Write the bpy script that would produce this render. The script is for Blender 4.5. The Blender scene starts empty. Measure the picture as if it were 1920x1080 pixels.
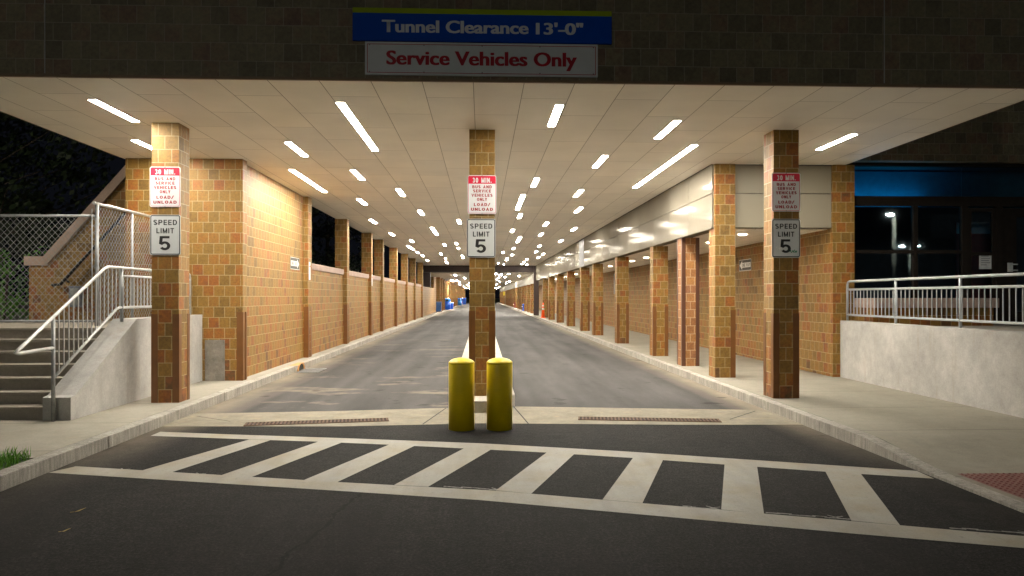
import bpy, bmesh, math, random
from mathutils import Vector, Matrix
random.seed(7)
R = math.radians
scene = bpy.context.scene
col = scene.collection
EYE = 1.77

# ------------------------------------------------------------------ camera
cd = bpy.data.cameras.new('camera')
cam = bpy.data.objects.new('camera', cd)
col.objects.link(cam)
cam.location = (0, 0, EYE)
cam.rotation_euler = (R(90), 0, -math.atan(56 / 1390))
cd.sensor_width = 36
cd.lens = 1390 / 1920 * 36
cd.shift_y = 16 / 1920
cd.clip_start = 0.05
cd.clip_end = 2000
scene.camera = cam

# ------------------------------------------------------------------ world: clear night sky
w = bpy.data.worlds.new('World')
scene.world = w
w.use_nodes = True
nt = w.node_tree
bgn = nt.nodes['Background']
sky = nt.nodes.new('ShaderNodeTexSky')
sky.sky_type = 'NISHITA'
sky.sun_disc = False
sky.sun_elevation = R(-9.0)
sky.sun_rotation = R(150)
glow = nt.nodes.new('ShaderNodeMix'); glow.data_type = 'RGBA'; glow.blend_type = 'ADD'
glow.inputs[0].default_value = 1.0
nt.links.new(sky.outputs[0], glow.inputs[6])
glow.inputs[7].default_value = (.0075, .0085, .0125, 1)     # faint town glow of the night sky
nt.links.new(glow.outputs[2], bgn.inputs[0])
bgn.inputs[1].default_value = 0.12

scene.view_settings.view_transform = 'Standard'
scene.view_settings.look = 'None'
scene.view_settings.exposure = 1.8
scene.view_settings.gamma = 1.0
scene.cycles.use_denoising = True
scene.cycles.max_bounces = 10
scene.cycles.diffuse_bounces = 6
scene.cycles.sample_clamp_indirect = 8.0

LAMP_POWER = 62.0          # radiance of the ceiling strips
LAMP_COL = (1.0, 0.93, 0.81)

# ------------------------------------------------------------------ helpers
def link(o, parent=None):
    col.objects.link(o)
    if parent is not None:
        o.parent = parent
    return o

def tag(o, label=None, cat=None, group=None, kind=None):
    if label: o['label'] = label
    if cat: o['category'] = cat
    if group: o['group'] = group
    if kind: o['kind'] = kind
    return o

def thing(name, label, cat, loc=(0, 0, 0), group=None):
    o = bpy.data.objects.new(name, None)
    o.empty_display_size = 0.2
    o.location = loc
    link(o)
    return tag(o, label, cat, group, 'thing')

class MB:
    """collects boxes, prisms and tubes; build() links them as ONE mesh"""
    def __init__(s):
        s.bm = bmesh.new()
    def box(s, x0, x1, y0, y1, z0, z1, bev=0.0, mat=None):
        r = bmesh.ops.create_cube(s.bm, size=1.0)
        vs = r['verts']
        for v in vs:
            v.co = Vector(((x0 + x1) / 2 + v.co.x * (x1 - x0), (y0 + y1) / 2 + v.co.y * (y1 - y0), (z0 + z1) / 2 + v.co.z * (z1 - z0)))
        if bev:
            es = list({e for v in vs for e in v.link_edges})
            rr = bmesh.ops.bevel(s.bm, geom=es, offset=bev, segments=2, profile=0.6, affect='EDGES')
            vs = list({v for f in rr['faces'] for v in f.verts} | {v for v in vs if v.is_valid})
        if mat is not None:
            for v in vs: v.co = mat @ v.co
        return vs
    def face(s, pts):
        return s.bm.faces.new([s.bm.verts.new(p) for p in pts])
    def prism(s, pts, vec):
        """polygon pts extruded along vec"""
        f = s.face(pts)
        r = bmesh.ops.extrude_face_region(s.bm, geom=[f])
        vs = [g for g in r['geom'] if isinstance(g, bmesh.types.BMVert)]
        bmesh.ops.translate(s.bm, verts=vs, vec=vec)
    def tube(s, pts, r, seg=8, cap=True):
        pts = [Vector(p) for p in pts]
        rings = []
        n = len(pts)
        up = None
        for i, p in enumerate(pts):
            if i == 0: t = (pts[1] - p).normalized(); k = 1
            elif i == n - 1: t = (p - pts[i - 1]).normalized(); k = 1
            else:
                a = (p - pts[i - 1]).normalized(); b = (pts[i + 1] - p).normalized()
                t = (a + b).normalized(); k = 1 / max(0.5, a.dot(t))
            if up is None:
                up = Vector((0, 0, 1)) if abs(t.z) < 0.9 else Vector((1, 0, 0))
            u = t.cross(up).normalized(); v = u.cross(t).normalized()
            up = v
            rings.append([s.bm.verts.new(p + (u * math.cos(2 * math.pi * j / seg) + v * math.sin(2 * math.pi * j / seg)) * r) for j in range(seg)])
        for a, b in zip(rings, rings[1:]):
            for j in range(seg):
                f = s.bm.faces.new((a[j], a[(j + 1) % seg], b[(j + 1) % seg], b[j])); f.smooth = True
        if cap:
            s.bm.faces.new(rings[0][::-1]); s.bm.faces.new(rings[-1])
    def lathe(s, prof, cx, cy, seg=24, smooth=True):
        rings = []
        for (r, z) in prof:
            rings.append([s.bm.verts.new((cx + r * math.cos(2 * math.pi * j / seg), cy + r * math.sin(2 * math.pi * j / seg), z)) for j in range(seg)])
        for a, b in zip(rings, rings[1:]):
            for j in range(seg):
                f = s.bm.faces.new((a[j], a[(j + 1) % seg], b[(j + 1) % seg], b[j])); f.smooth = smooth
        s.bm.faces.new(rings[0][::-1]); s.bm.faces.new(rings[-1])
    def build(s, name, mat, parent=None, label=None, flat_normals=True):
        bmesh.ops.recalc_face_normals(s.bm, faces=s.bm.faces)
        me = bpy.data.meshes.new(name)
        if parent is not None:
            s.bm.transform(Matrix.Translation(-parent.matrix_world_loc if hasattr(parent, 'matrix_world_loc') else -wloc(parent)))
        s.bm.to_mesh(me); s.bm.free()
        me.materials.append(mat)
        o = bpy.data.objects.new(name, me)
        link(o, parent)
        if label: o['label'] = label
        return o

def wloc(o):
    v = Vector(o.location)
    while o.parent is not None:
        o = o.parent; v += Vector(o.location)
    return v

def kids(o):
    return [c for c in bpy.data.objects if c.parent == o]

def dup(root, loc, label, group=None):
    def rec(o, parent):
        c = o.copy(); link(c, parent)
        for ch in kids(o): rec(ch, c)
        return c
    ch0 = kids(root)
    r = root.copy(); link(r)
    r.location = loc; r['label'] = label
    if group: r['group'] = group
    for c in ch0: rec(c, r)
    return r

def ordinal(n):
    return ['zeroth', 'first', 'second', 'third', 'fourth', 'fifth', 'sixth', 'seventh', 'eighth', 'ninth', 'tenth', 'eleventh', 'twelfth', 'thirteenth', 'fourteenth', 'fifteenth', 'sixteenth', 'seventeenth', 'eighteenth', 'nineteenth', 'twentieth', 'twenty-first', 'twenty-second', 'twenty-third', 'twenty-fourth', 'twenty-fifth', 'twenty-sixth', 'twenty-seventh', 'twenty-eighth'][n]

# ------------------------------------------------------------------ materials
class NT:
    def __init__(s, name):
        s.m = bpy.data.materials.new(name); s.m.use_nodes = True
        s.t = s.m.node_tree
        s.b = s.t.nodes['Principled BSDF']
    def n(s, typ, **kw):
        nd = s.t.nodes.new(typ)
        for k, v in kw.items(): setattr(nd, k, v)
        return nd
    def l(s, a, b): s.t.links.new(a, b)
    def val(s, sock, v):
        if hasattr(v, 'is_linked') or isinstance(v, bpy.types.NodeSocket): s.l(v, sock)
        else: sock.default_value = v
    def math(s, op, a, b=0.0, c=None, clamp=False):
        nd = s.n('ShaderNodeMath', operation=op, use_clamp=clamp)
        s.val(nd.inputs[0], a); s.val(nd.inputs[1], b)
        if c is not None: s.val(nd.inputs[2], c)
        return nd.outputs[0]
    def noise(s, vec, scale, detail=3, rough=0.55):
        nd = s.n('ShaderNodeTexNoise')
        s.l(vec, nd.inputs['Vector']); nd.inputs['Scale'].default_value = scale
        nd.inputs['Detail'].default_value = detail; nd.inputs['Roughness'].default_value = rough
        return nd.outputs['Fac']
    def ramp(s, fac, stops, interp='LINEAR'):
        nd = s.n('ShaderNodeValToRGB'); s.l(fac, nd.inputs[0])
        cr = nd.color_ramp; cr.interpolation = interp
        while len(cr.elements) < len(stops): cr.elements.new(0.5)
        for e, (p, c) in zip(cr.elements, stops):
            e.position = p; e.color = (c[0], c[1], c[2], 1) if isinstance(c, (tuple, list)) else (c, c, c, 1)
        return nd.outputs[0]
    def mix(s, fac, a, b, blend='MIX'):
        nd = s.n('ShaderNodeMix', data_type='RGBA', blend_type=blend)
        s.val(nd.inputs[0], fac)
        for i, x in ((6, a), (7, b)):
            if isinstance(x, bpy.types.NodeSocket): s.l(x, nd.inputs[i])
            else: nd.inputs[i].default_value = (x[0], x[1], x[2], 1)
        return nd.outputs[2]
    def bump(s, h, strength=0.3, dist=0.01):
        nd = s.n('ShaderNodeBump'); s.l(h, nd.inputs['Height'])
        nd.inputs['Strength'].default_value = strength; nd.inputs['Distance'].default_value = dist
        s.l(nd.outputs[0], s.b.inputs['Normal'])
    def obj(s): return s.n('ShaderNodeTexCoord').outputs['Object']
    def sep(s, v):
        nd = s.n('ShaderNodeSeparateXYZ'); s.l(v, nd.inputs[0]); return nd.outputs
    def comb(s, x, y, z=0.0):
        nd = s.n('ShaderNodeCombineXYZ')
        for i, v in enumerate((x, y, z)): s.val(nd.inputs[i], v)
        return nd.outputs[0]
    def set(s, **kw):
        for k, v in kw.items():
            k = {'base': 'Base Color', 'rough': 'Roughness', 'metal': 'Metallic', 'spec': 'Specular IOR Level', 'coat': 'Coat Weight', 'coatr': 'Coat Roughness'}[k]
            if isinstance(v, bpy.types.NodeSocket): s.l(v, s.b.inputs[k])
            elif isinstance(v, tuple): s.b.inputs[k].default_value = (*v, 1)
            else: s.b.inputs[k].default_value = v
        return s.m

def plain(name, base, rough=0.5, metal=0.0, var=0.12, nscale=8.0, spec=0.5, coat=0.0, bump=0.0):
    k = NT(name); c = k.obj()
    n = k.noise(c, nscale, 4)
    f = k.ramp(n, [(0.3, 1 - var), (0.7, 1 + var)])
    k.set(base=k.mix(1.0, base, f, 'MULTIPLY'), rough=rough, metal=metal, spec=spec, coat=coat)
    if bump: k.bump(k.noise(c, nscale * 6, 3), bump, 0.004)
    return k.m

PAL = [(0.0, (.145, .076, .013)), (0.13, (.185, .103, .017)), (0.32, (.225, .126, .021)), (0.54, (.252, .133, .021)),
       (0.70, (.262, .112, .014)), (0.82, (.265, .088, .010)), (0.92, (.21, .072, .018)), (1.0, (.125, .058, .016))]
def brick(name, bw=.205, bh=.205, pal=PAL, mortar=(.36, .27, .135), ms=.0068, bump=0.5, shift=True, gain=1.0, rough=.62, low=True):
    k = NT(name)
    o = k.sep(k.obj())
    g = k.n('ShaderNodeNewGeometry')
    nx = k.math('ABSOLUTE', k.sep(g.outputs['True Normal'])[0])
    isx = k.math('GREATER_THAN', nx, 0.5)
    # U = y on faces that look along x, else x
    u = k.math('ADD', k.math('MULTIPLY', o[1], isx), k.math('MULTIPLY', o[0], k.math('SUBTRACT', 1.0, isx)))
    v = o[2]
    if shift:
        rnd = k.n('ShaderNodeObjectInfo').outputs['Random']
        u2 = k.math('ADD', u, k.math('MULTIPLY', k.math('FLOOR', k.math('MULTIPLY', rnd, 61.0)), 2 * bw))
        u2 = k.math('ADD', u2, k.math('MULTIPLY', isx, bw * 26))
        v2 = k.math('ADD', v, k.math('MULTIPLY', k.math('FLOOR', k.math('MULTIPLY', rnd, 37.0)), 2 * bh))
    else:
        u2, v2 = k.math('ADD', u, k.math('MULTIPLY', isx, bw * 26)), v
    vec = k.comb(u2, v2)
    # hand-laid joints wander a little
    wob = k.n('ShaderNodeTexNoise'); k.l(vec, wob.inputs['Vector']); wob.inputs['Scale'].default_value = 3.1
    va = k.n('ShaderNodeVectorMath', operation='MULTIPLY_ADD')
    k.l(wob.outputs['Color'], va.inputs[0]); va.inputs[1].default_value = (.010, .010, 0); k.l(vec, va.inputs[2])
    bt = k.n('ShaderNodeTexBrick', offset=.5, offset_frequency=2, squash=1.0, squash_frequency=2)
    k.l(va.outputs[0], bt.inputs['Vector'])
    for nm, x in (('Scale', 1.0), ('Mortar Size', ms), ('Mortar Smooth', .25), ('Bias', 0.0), ('Brick Width', bw), ('Row Height', bh)):
        bt.inputs[nm].default_value = x
    bt.inputs['Color1'].default_value = (0, 0, 0, 1); bt.inputs['Color2'].default_value = (1, 1, 1, 1); bt.inputs['Mortar'].default_value = (.5, .5, .5, 1)
    tint = bt.outputs['Color']; fac = bt.outputs['Fac']
    fine = k.noise(k.obj(), 26, 5, .7)
    big = k.noise(k.obj(), 1.3, 4, .6); mid = k.noise(k.obj(), 9.0, 4, .6)
    t2 = k.math('ADD', k.math('MULTIPLY', tint, .78), k.math('ADD', .06, k.math('ADD', k.math('MULTIPLY', k.math('SUBTRACT', big, .5), .85), k.math('MULTIPLY', k.math('SUBTRACT', mid, .5), .45))), clamp=True)
    if low:   # the lower courses are a redder firing
        hi = k.math('MULTIPLY', k.math('SUBTRACT', 1.0, k.math('DIVIDE', o[2], 1.6)), .22)
        t2 = k.math('ADD', t2, k.math('MAXIMUM', hi, 0.0), clamp=True)
    c = k.ramp(t2, pal)
    c = k.mix(1.0, c, k.ramp(fine, [(.25, .62 * gain), (.75, 1.3 * gain)]), 'MULTIPLY')
    mcol = k.mix(1.0, mortar, k.ramp(fine, [(.25, .75), (.75, 1.15)]), 'MULTIPLY')
    c = k.mix(fac, c, mcol)
    k.set(base=c, rough=rough)
    h = k.math('ADD', k.math('MULTIPLY', fac, -1.0), k.math('MULTIPLY', fine, .45))
    k.bump(h, bump, .008)
    return k.m

M = {}
M['brick'] = brick('tan_brick')
M['brick_wall'] = brick('tan_brick_wall', low=True)
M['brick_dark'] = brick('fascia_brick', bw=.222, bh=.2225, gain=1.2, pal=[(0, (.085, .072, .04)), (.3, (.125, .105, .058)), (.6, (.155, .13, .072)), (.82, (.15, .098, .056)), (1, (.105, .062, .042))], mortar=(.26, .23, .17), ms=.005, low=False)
M['brick_red'] = brick('red_brown_brick', bw=.19, bh=.19, pal=[(0, (.24, .10, .03)), (.4, (.33, .15, .042)), (.75, (.28, .12, .045)), (1, (.2, .085, .045))], mortar=(.44, .30, .17), ms=.008, low=False)
M['brick_far'] = brick('far_brick', gain=.9)

def concrete(name, base, var=.22, s=1.0, stain=(.3, .25, .18), joints=None):
    k = NT(name); c = k.obj(); o = k.sep(c)
    a = k.noise(c, 1.3 * s, 5, .65); b = k.noise(c, 60, 4, .7); d = k.noise(c, 7 * s, 6, .7)
    st = k.n('ShaderNodeMapping'); k.l(c, st.inputs[0]); st.inputs['Scale'].default_value = (3, 3, .35)
    e = k.noise(st.outputs[0], 2.0, 4, .6)
    colr = k.mix(1.0, base, k.ramp(a, [(.3, 1 - var), (.7, 1 + var)]), 'MULTIPLY')
    colr = k.mix(1.0, colr, k.ramp(d, [(.3, 1 - var * .6), (.7, 1 + var * .6)]), 'MULTIPLY')
    colr = k.mix(1.0, colr, k.ramp(b, [(.3, .86), (.7, 1.1)]), 'MULTIPLY')
    colr = k.mix(k.ramp(e, [(.55, 0.0), (.78, .35)]), colr, stain)
    h = k.math('ADD', k.math('MULTIPLY', b, .5), k.math('MULTIPLY', d, 1.0))
    if joints:
        axis, y0, step = joints
        f = k.math('ABSOLUTE', k.math('SUBTRACT', k.math('FRACT', k.math('DIVIDE', k.math('SUBTRACT', o[axis], y0), step)), .5))
        j = k.math('GREATER_THAN', f, .5 - .009 / step)
        colr = k.mix(k.math('MULTIPLY', j, .75), colr, (.07, .06, .05))
    k.set(base=colr, rough=.85, spec=.3)
    k.bump(h, .35, .004)
    return k.m
M['conc'] = concrete('cast_concrete', (.41, .40, .375), .18)
M['conc_step'] = concrete('step_concrete', (.29, .26, .215), .15, 2.0)
M['pave'] = concrete('pavement_concrete', (.245, .226, .183), .12, joints=(1, 8.85, 1.83))
M['pave_left'] = concrete('pavement_concrete_left', (.27, .25, .205), .12, joints=(1, 8.02, 1.75))
M['gutter'] = concrete('gutter_concrete', (.205, .184, .138), .22, 2.0, stain=(.42, .3, .17))
M['island'] = concrete('island_concrete', (.42, .39, .33), .15)
M['stone'] = concrete('pink_stone', (.40, .30, .255), .12, 3.0)
M['stone_grey'] = concrete('grey_stone', (.34, .31, .28), .12, 3.0)

def granite():
    k = NT('granite'); c = k.obj(); o = k.sep(c)
    sp = k.noise(c, 140, 3, .8); a = k.noise(c, 2.5, 4)
    mp = k.n('ShaderNodeMapping'); k.l(c, mp.inputs[0]); mp.inputs['Scale'].default_value = (9, 16, 1.6)
    st = k.noise(mp.outputs[0], 1.6, 3, .6)      # drill marks of the split face
    base = k.mix(1.0, (.36, .335, .29), k.ramp(sp, [(.3, .6), (.7, 1.35)]), 'MULTIPLY')
    base = k.mix(1.0, base, k.ramp(a, [(.3, .78), (.7, 1.15)]), 'MULTIPLY')
    base = k.mix(1.0, base, k.ramp(st, [(.35, .72), (.6, 1.08)]), 'MULTIPLY')
    k.set(base=base, rough=.8)
    k.bump(k.math('ADD', k.math('MULTIPLY', st, 2.0), sp), .8, .012)
    return k.m
M['granite'] = granite()

def asphalt():
    k = NT('asphalt'); c = k.obj(); o = k.sep(c)
    sp = k.noise(c, 42, 5, .95); sp2 = k.noise(c, 9, 6, .8)
    mp = k.n('ShaderNodeMapping'); k.l(c, mp.inputs[0]); mp.inputs['Scale'].default_value = (1.0, .22, 1)
    a = k.noise(mp.outputs[0], 1.1, 5, .6); pt = k.noise(c, .55, 6, .7)
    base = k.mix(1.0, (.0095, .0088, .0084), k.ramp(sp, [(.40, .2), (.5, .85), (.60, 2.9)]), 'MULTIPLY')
    base = k.mix(1.0, base, k.ramp(sp2, [(.32, .55), (.68, 1.55)]), 'MULTIPLY')
    base = k.mix(1.0, base, k.ramp(pt, [(.3, .75), (.7, 1.35)]), 'MULTIPLY')
    base = k.mix(1.0, base, k.ramp(a, [(.3, .8), (.7, 1.25)]), 'MULTIPLY')
    # paler asphalt under the roof
    under_roof = k.math('MULTIPLY', k.math('GREATER_THAN', o[1], 10.6), 1.0)
    base = k.mix(k.math('MULTIPLY', under_roof, .55), base, k.mix(1.0, (.093, .0895, .087), k.ramp(a, [(.3, .72), (.7, 1.28)]), 'MULTIPLY'))
    # pale silt: along both kerbs and in streaky patches where water stood
    kl = k.math('SUBTRACT', 1.0, k.math('DIVIDE', k.math('ADD', o[0], 4.36), .75), clamp=True)
    kr = k.math('SUBTRACT', 1.0, k.math('DIVIDE', k.math('SUBTRACT', 4.42, o[0]), .6), clamp=True)
    kk = k.math('MULTIPLY', k.math('MAXIMUM', kl, kr), k.ramp(pt, [(.3, .35), (.65, 1.0)]))
    kk = k.math('MULTIPLY', kk, k.ramp(k.math('DIVIDE', o[1], 20.0), [(.35, .12), (.58, 1.0)]))
    mp2 = k.n('ShaderNodeMapping'); k.l(c, mp2.inputs[0]); mp2.inputs['Scale'].default_value = (.55, 1.0, 1); mp2.inputs['Location'].default_value = (3.3, 1.2, 0)
    pz = k.noise(mp2.outputs[0], .75, 8, .62)
    patch = k.math('MULTIPLY', k.ramp(pz, [(.54, 0.0), (.60, .75)]), k.math('MULTIPLY', under_roof, k.math('LESS_THAN', o[0], .3)))
    patch = k.math('MULTIPLY', patch, k.math('SUBTRACT', 1.0, k.math('DIVIDE', k.math('SUBTRACT', o[1], 14.0), 22.0), clamp=True))
    dust = k.math('MAXIMUM', k.math('MULTIPLY', kk, .85), k.math('MULTIPLY', patch, .6))
    base = k.mix(dust, base, (.24, .20, .148))
    # dark strip where the two roofs do not meet
    ds = k.math('MULTIPLY', k.math('GREATER_THAN', o[1], 55.0), k.math('LESS_THAN', o[1], 67.0))
    base = k.mix(k.math('MULTIPLY', ds, .75), base, (.03, .028, .027))
    mp3 = k.n('ShaderNodeMapping'); k.l(c, mp3.inputs[0]); mp3.inputs['Location'].default_value = (7.7, 2.1, 0)
    oil = k.noise(mp3.outputs[0], 1.7, 3, .5)
    base = k.mix(k.math('MULTIPLY', k.ramp(oil, [(.64, 0.0), (.70, 1.0)]), .5), base, (.006, .0055, .005))
    wt = k.n('ShaderNodeMapping'); k.l(c, wt.inputs[0]); wt.inputs['Scale'].default_value = (1.5, .06, 1)
    base = k.mix(1.0, base, k.ramp(k.noise(wt.outputs[0], 1.0, 2), [(.35, .82), (.65, 1.25)]), 'MULTIPLY')
    # long crack
    cx = k.math('ADD', o[0], k.math('MULTIPLY', k.noise(c, 2.2, 5, .7), .35))
    cr = k.math('LESS_THAN', k.math('ABSOLUTE', k.math('ADD', k.math('ADD', cx, .96), k.math('MULTIPLY', k.math('SUBTRACT', 6.6, o[1]), .12))), .013)
    cr = k.math('MULTIPLY', cr, k.math('LESS_THAN', o[1], 6.75))
    base = k.mix(k.math('MULTIPLY', cr, .9), base, (.0015, .0014, .0013))
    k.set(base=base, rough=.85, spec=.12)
    k.bump(k.math('ADD', sp, k.math('MULTIPLY', sp2, .6)), .55, .006)
    return k.m
M['asphalt'] = asphalt()

def paint():
    k = NT('road_paint'); c = k.obj(); o = k.sep(c)
    sp = k.noise(c, 90, 3, .8); a = k.noise(c, 1.6, 5, .6); w_ = k.noise(c, 14, 6, .75)
    base = k.mix(k.ramp(a, [(.4, 0.0), (.7, 1.0)]), (.335, .322, .285), (.30, .262, .18))
    base = k.mix(1.0, base, k.ramp(sp, [(.3, .82), (.7, 1.1)]), 'MULTIPLY')
    mp = k.n('ShaderNodeMapping'); k.l(c, mp.inputs[0]); mp.inputs['Scale'].default_value = (2.6, .25, 1)
    tr = k.noise(mp.outputs[0], 1.0, 4, .6)
    base = k.mix(1.0, base, k.ramp(tr, [(.40, .86), (.6, 1.03)]), 'MULTIPLY')
    base = k.mix(k.ramp(w_, [(.58, 0.0), (.72, .55)]), base, (.10, .095, .085))
    k.set(base=base, rough=.7)
    k.bump(sp, .3, .003)
    return k.m
M['paint'] = paint()
M['scuff'] = plain('scuffed_paint', (.17, .165, .155), .8, var=.5, nscale=30)

def ceiling(name, base=(.88, .84, .755)):
    k = NT(name); o = k.sep(k.obj())
    vec = k.comb(k.math('SUBTRACT', o[1], 9.98), k.math('ADD', o[0], .11))
    bt = k.n('ShaderNodeTexBrick', offset=.5, offset_frequency=2, squash=1.0, squash_frequency=2)
    k.l(vec, bt.inputs['Vector'])
    for nm, x in (('Scale', 1.0), ('Mortar Size', .0055), ('Mortar Smooth', .3), ('Bias', 0.0), ('Brick Width', 1.83), ('Row Height', .635)):
        bt.inputs[nm].default_value = x
    bt.inputs['Color1'].default_value = (.94, .94, .94, 1); bt.inputs['Color2'].default_value = (1.03, 1.02, 1.0, 1); bt.inputs['Mortar'].default_value = (.34, .31, .27, 1)
    c = k.mix(1.0, base, bt.outputs['Color'], 'MULTIPLY')
    c = k.mix(1.0, c, k.ramp(k.noise(k.obj(), 1.2, 4), [(.3, .95), (.7, 1.04)]), 'MULTIPLY')
    k.set(base=c, rough=.55, spec=.35)
    k.bump(k.math('MULTIPLY', bt.outputs['Fac'], -1.0), .5, .004)
    return k.m
M['ceil'] = ceiling('soffit_panels')

def clad(name='cladding_metal', base=(.185, .165, .13), rough=.115, gloss=.075):
    k = NT(name); c = k.obj(); t = k.t
    n = k.noise(c, .7, 3)
    df = k.n('ShaderNodeBsdfDiffuse'); k.l(k.mix(1.0, base, k.ramp(n, [(.3, .93), (.7, 1.06)]), 'MULTIPLY'), df.inputs[0])
    gl = k.n('ShaderNodeBsdfGlossy'); gl.inputs[0].default_value = (.95, .92, .86, 1); gl.inputs[1].default_value = rough
    bp = k.n('ShaderNodeBump'); k.l(k.noise(c, 1.1, 2), bp.inputs['Height']); bp.inputs['Strength'].default_value = .03; bp.inputs['Distance'].default_value = .02
    k.l(bp.outputs[0], gl.inputs['Normal'])
    mx = k.n('ShaderNodeMixShader'); mx.inputs[0].default_value = gloss
    k.l(df.outputs[0], mx.inputs[1]); k.l(gl.outputs[0], mx.inputs[2])
    t.nodes.remove(k.b)
    k.l(mx.outputs[0], t.nodes['Material Output'].inputs[0])
    return k.m
M['clad'] = clad()
M['clad_front'] = clad('cladding_front', (.27, .238, .175), .45, .03)
M['clad_far'] = clad('cladding_far', (.24, .225, .19), .2, .04)
M['reveal'] = plain('dark_reveal', (.16, .14, .11), .6)
M['guard'] = plain('brown_guard_paint', (.15, .056, .009), .45, var=.12, nscale=5, bump=.1)
M['guard_dark'] = plain('dark_brown_steel', (.085, .032, .015), .45, var=.1)
M['steel_brown'] = plain('beam_brown', (.035, .018, .014), .55)
M['shelf'] = plain('shelf_angle', (.20, .13, .075), .6)
M['galv'] = plain('galvanised_steel', (.52, .53, .52), .42, .55, var=.15, nscale=14)
M['wire'] = plain('fence_wire', (.26, .265, .26), .5, .4, var=.25, nscale=10)
M['patch'] = concrete('stained_patch', (.215, .195, .165), .3, 2.5)
M['galv_dull'] = plain('dull_galvanised', (.30, .31, .31), .5, .5, var=.15, nscale=14)
M['rail_paint'] = plain('grey_rail_paint', (.42, .45, .47), .4, .1, var=.08)
M['white'] = plain('sign_white', (.72, .73, .74), .35, var=.03, nscale=4)
M['white_sheet'] = plain('sign_reflective', (.60, .62, .62), .3, var=.05, nscale=5)
M['red'] = plain('sign_red', (.62, .015, .05), .35, var=.05)
M['red_dk'] = plain('sign_letter_red', (.36, .014, .026), .4, var=.05, spec=.2)
M['black'] = plain('sign_black', (.014, .014, .014), .4, var=.1)
M['blue'] = plain('sign_blue', (.002, .062, .42), .5, var=.04, spec=.08)
M['lime'] = plain('sign_lime', (.30, .40, .008), .5, var=.04, spec=.1)
M['silver_letter'] = plain('letter_silver', (.62, .64, .68), .4, var=.04)
M['screw'] = plain('screw_steel', (.18, .18, .18), .4, .8)
M['rivet'] = plain('graffiti_green', (.02, .20, .10), .6, var=.3, nscale=60)
M['scratch'] = plain('pale_scratch', (.78, .78, .74), .6, var=.3, nscale=60)
M['yellow'] = plain('bollard_yellow', (.80, .60, .002), .42, var=.08, nscale=5, spec=.5)
M['yellow2'] = plain('worn_yellow', (.62, .47, .03), .5)
M['rust'] = plain('rusty_iron', (.10, .048, .024), .8, .2, var=.35, nscale=20, bump=.5)
M['rust_pale'] = plain('rust_orange', (.42, .20, .06), .85, var=.3, nscale=12)
M['hole'] = plain('drain_dark', (.012, .011, .01), .9)
M['tactile'] = plain('red_tactile', (.155, .045, .034), .6, var=.2, nscale=10)
M['bin_blue'] = plain('bin_blue', (.01, .10, .62), .35)
M['bin_dark'] = plain('bin_dark_blue', (.02, .07, .20), .4)
M['bin_cyan'] = plain('bin_cyan', (.01, .20, .62), .35)
M['orange'] = plain('cone_orange', (.85, .10, .01), .4)
M['maroon'] = plain('hydrant_maroon', (.22, .03, .03), .45)
M['frame'] = plain('bronze_frame', (.022, .018, .015), .7, .0, spec=.06)
M['room'] = plain('dark_room', (.10, .12, .14), .7)
M['bulkhead'] = plain('bulkhead_blue', (.012, .145, .22), .6)
M['paper'] = plain('notice_paper', (.6, .62, .62), .6)
M['paper_ink'] = plain('notice_ink', (.2, .22, .24), .6)
M['box_grey'] = plain('grey_box', (.16, .18, .22), .5)
M['handrail_dark'] = plain('dark_handrail', (.015, .015, .017), .4, .3)
M['louvre'] = plain('louvre_grey', (.22, .22, .23), .5, .3)
M['bark'] = plain('bark', (.03, .022, .016), .9, var=.3, nscale=6)
M['soil'] = plain('lawn_ground', (.035, .06, .015), .9, var=.4, nscale=5)
M['leaf_brown'] = plain('dry_leaf', (.42, .30, .08), .7)

def leafmat(name, c1, c2):
    k = NT(name)
    r = k.n('ShaderNodeNewGeometry').outputs['Random Per Island']
    k.set(base=k.ramp(r, [(0, c1), (1, c2)]), rough=.6, spec=.3)
    return k.m
M['leaf_dark'] = leafmat('tree_leaf', (.006, .014, .005), (.02, .034, .012))
M['hedge'] = leafmat('hedge_leaf', (.03, .13, .008), (.10, .27, .025))
M['grass'] = leafmat('grass_blade', (.07, .22, .015), (.20, .42, .05))

def emit(name, colr, strength):
    m = bpy.data.materials.new(name); m.use_nodes = True
    t = m.node_tree; t.nodes.remove(t.nodes['Principled BSDF'])
    e = t.nodes.new('ShaderNodeEmission'); e.inputs[0].default_value = (*colr, 1); e.inputs[1].default_value = strength
    t.links.new(e.outputs[0], t.nodes['Material Output'].inputs[0])
    return m
M['lamp'] = emit('strip_lens', LAMP_COL, LAMP_POWER)
M['lamp_far'] = emit('strip_lens_far', LAMP_COL, LAMP_POWER * 1.6)
M['downlight'] = emit('downlight_lens', (1, .86, .62), 40)
M['street'] = emit('street_lens', (.90, 1.0, .92), 260)
M['street_small'] = emit('street_lens_small', (.85, 1.0, .95), 300)
M['street_warm'] = emit('street_lens_warm', (1.0, .95, .85), 450)
M['path_lamp'] = emit('path_lamp_globe', (1, .88, .66), 750)
M['blue_lamp'] = emit('blue_tube', (.0, .42, .80), 5.2)
M['trim_metal'] = plain('fixture_trim_metal', (.25, .24, .21), .6)
M['trim'] = plain('fixture_trim', (.75, .74, .70), .4)

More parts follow.
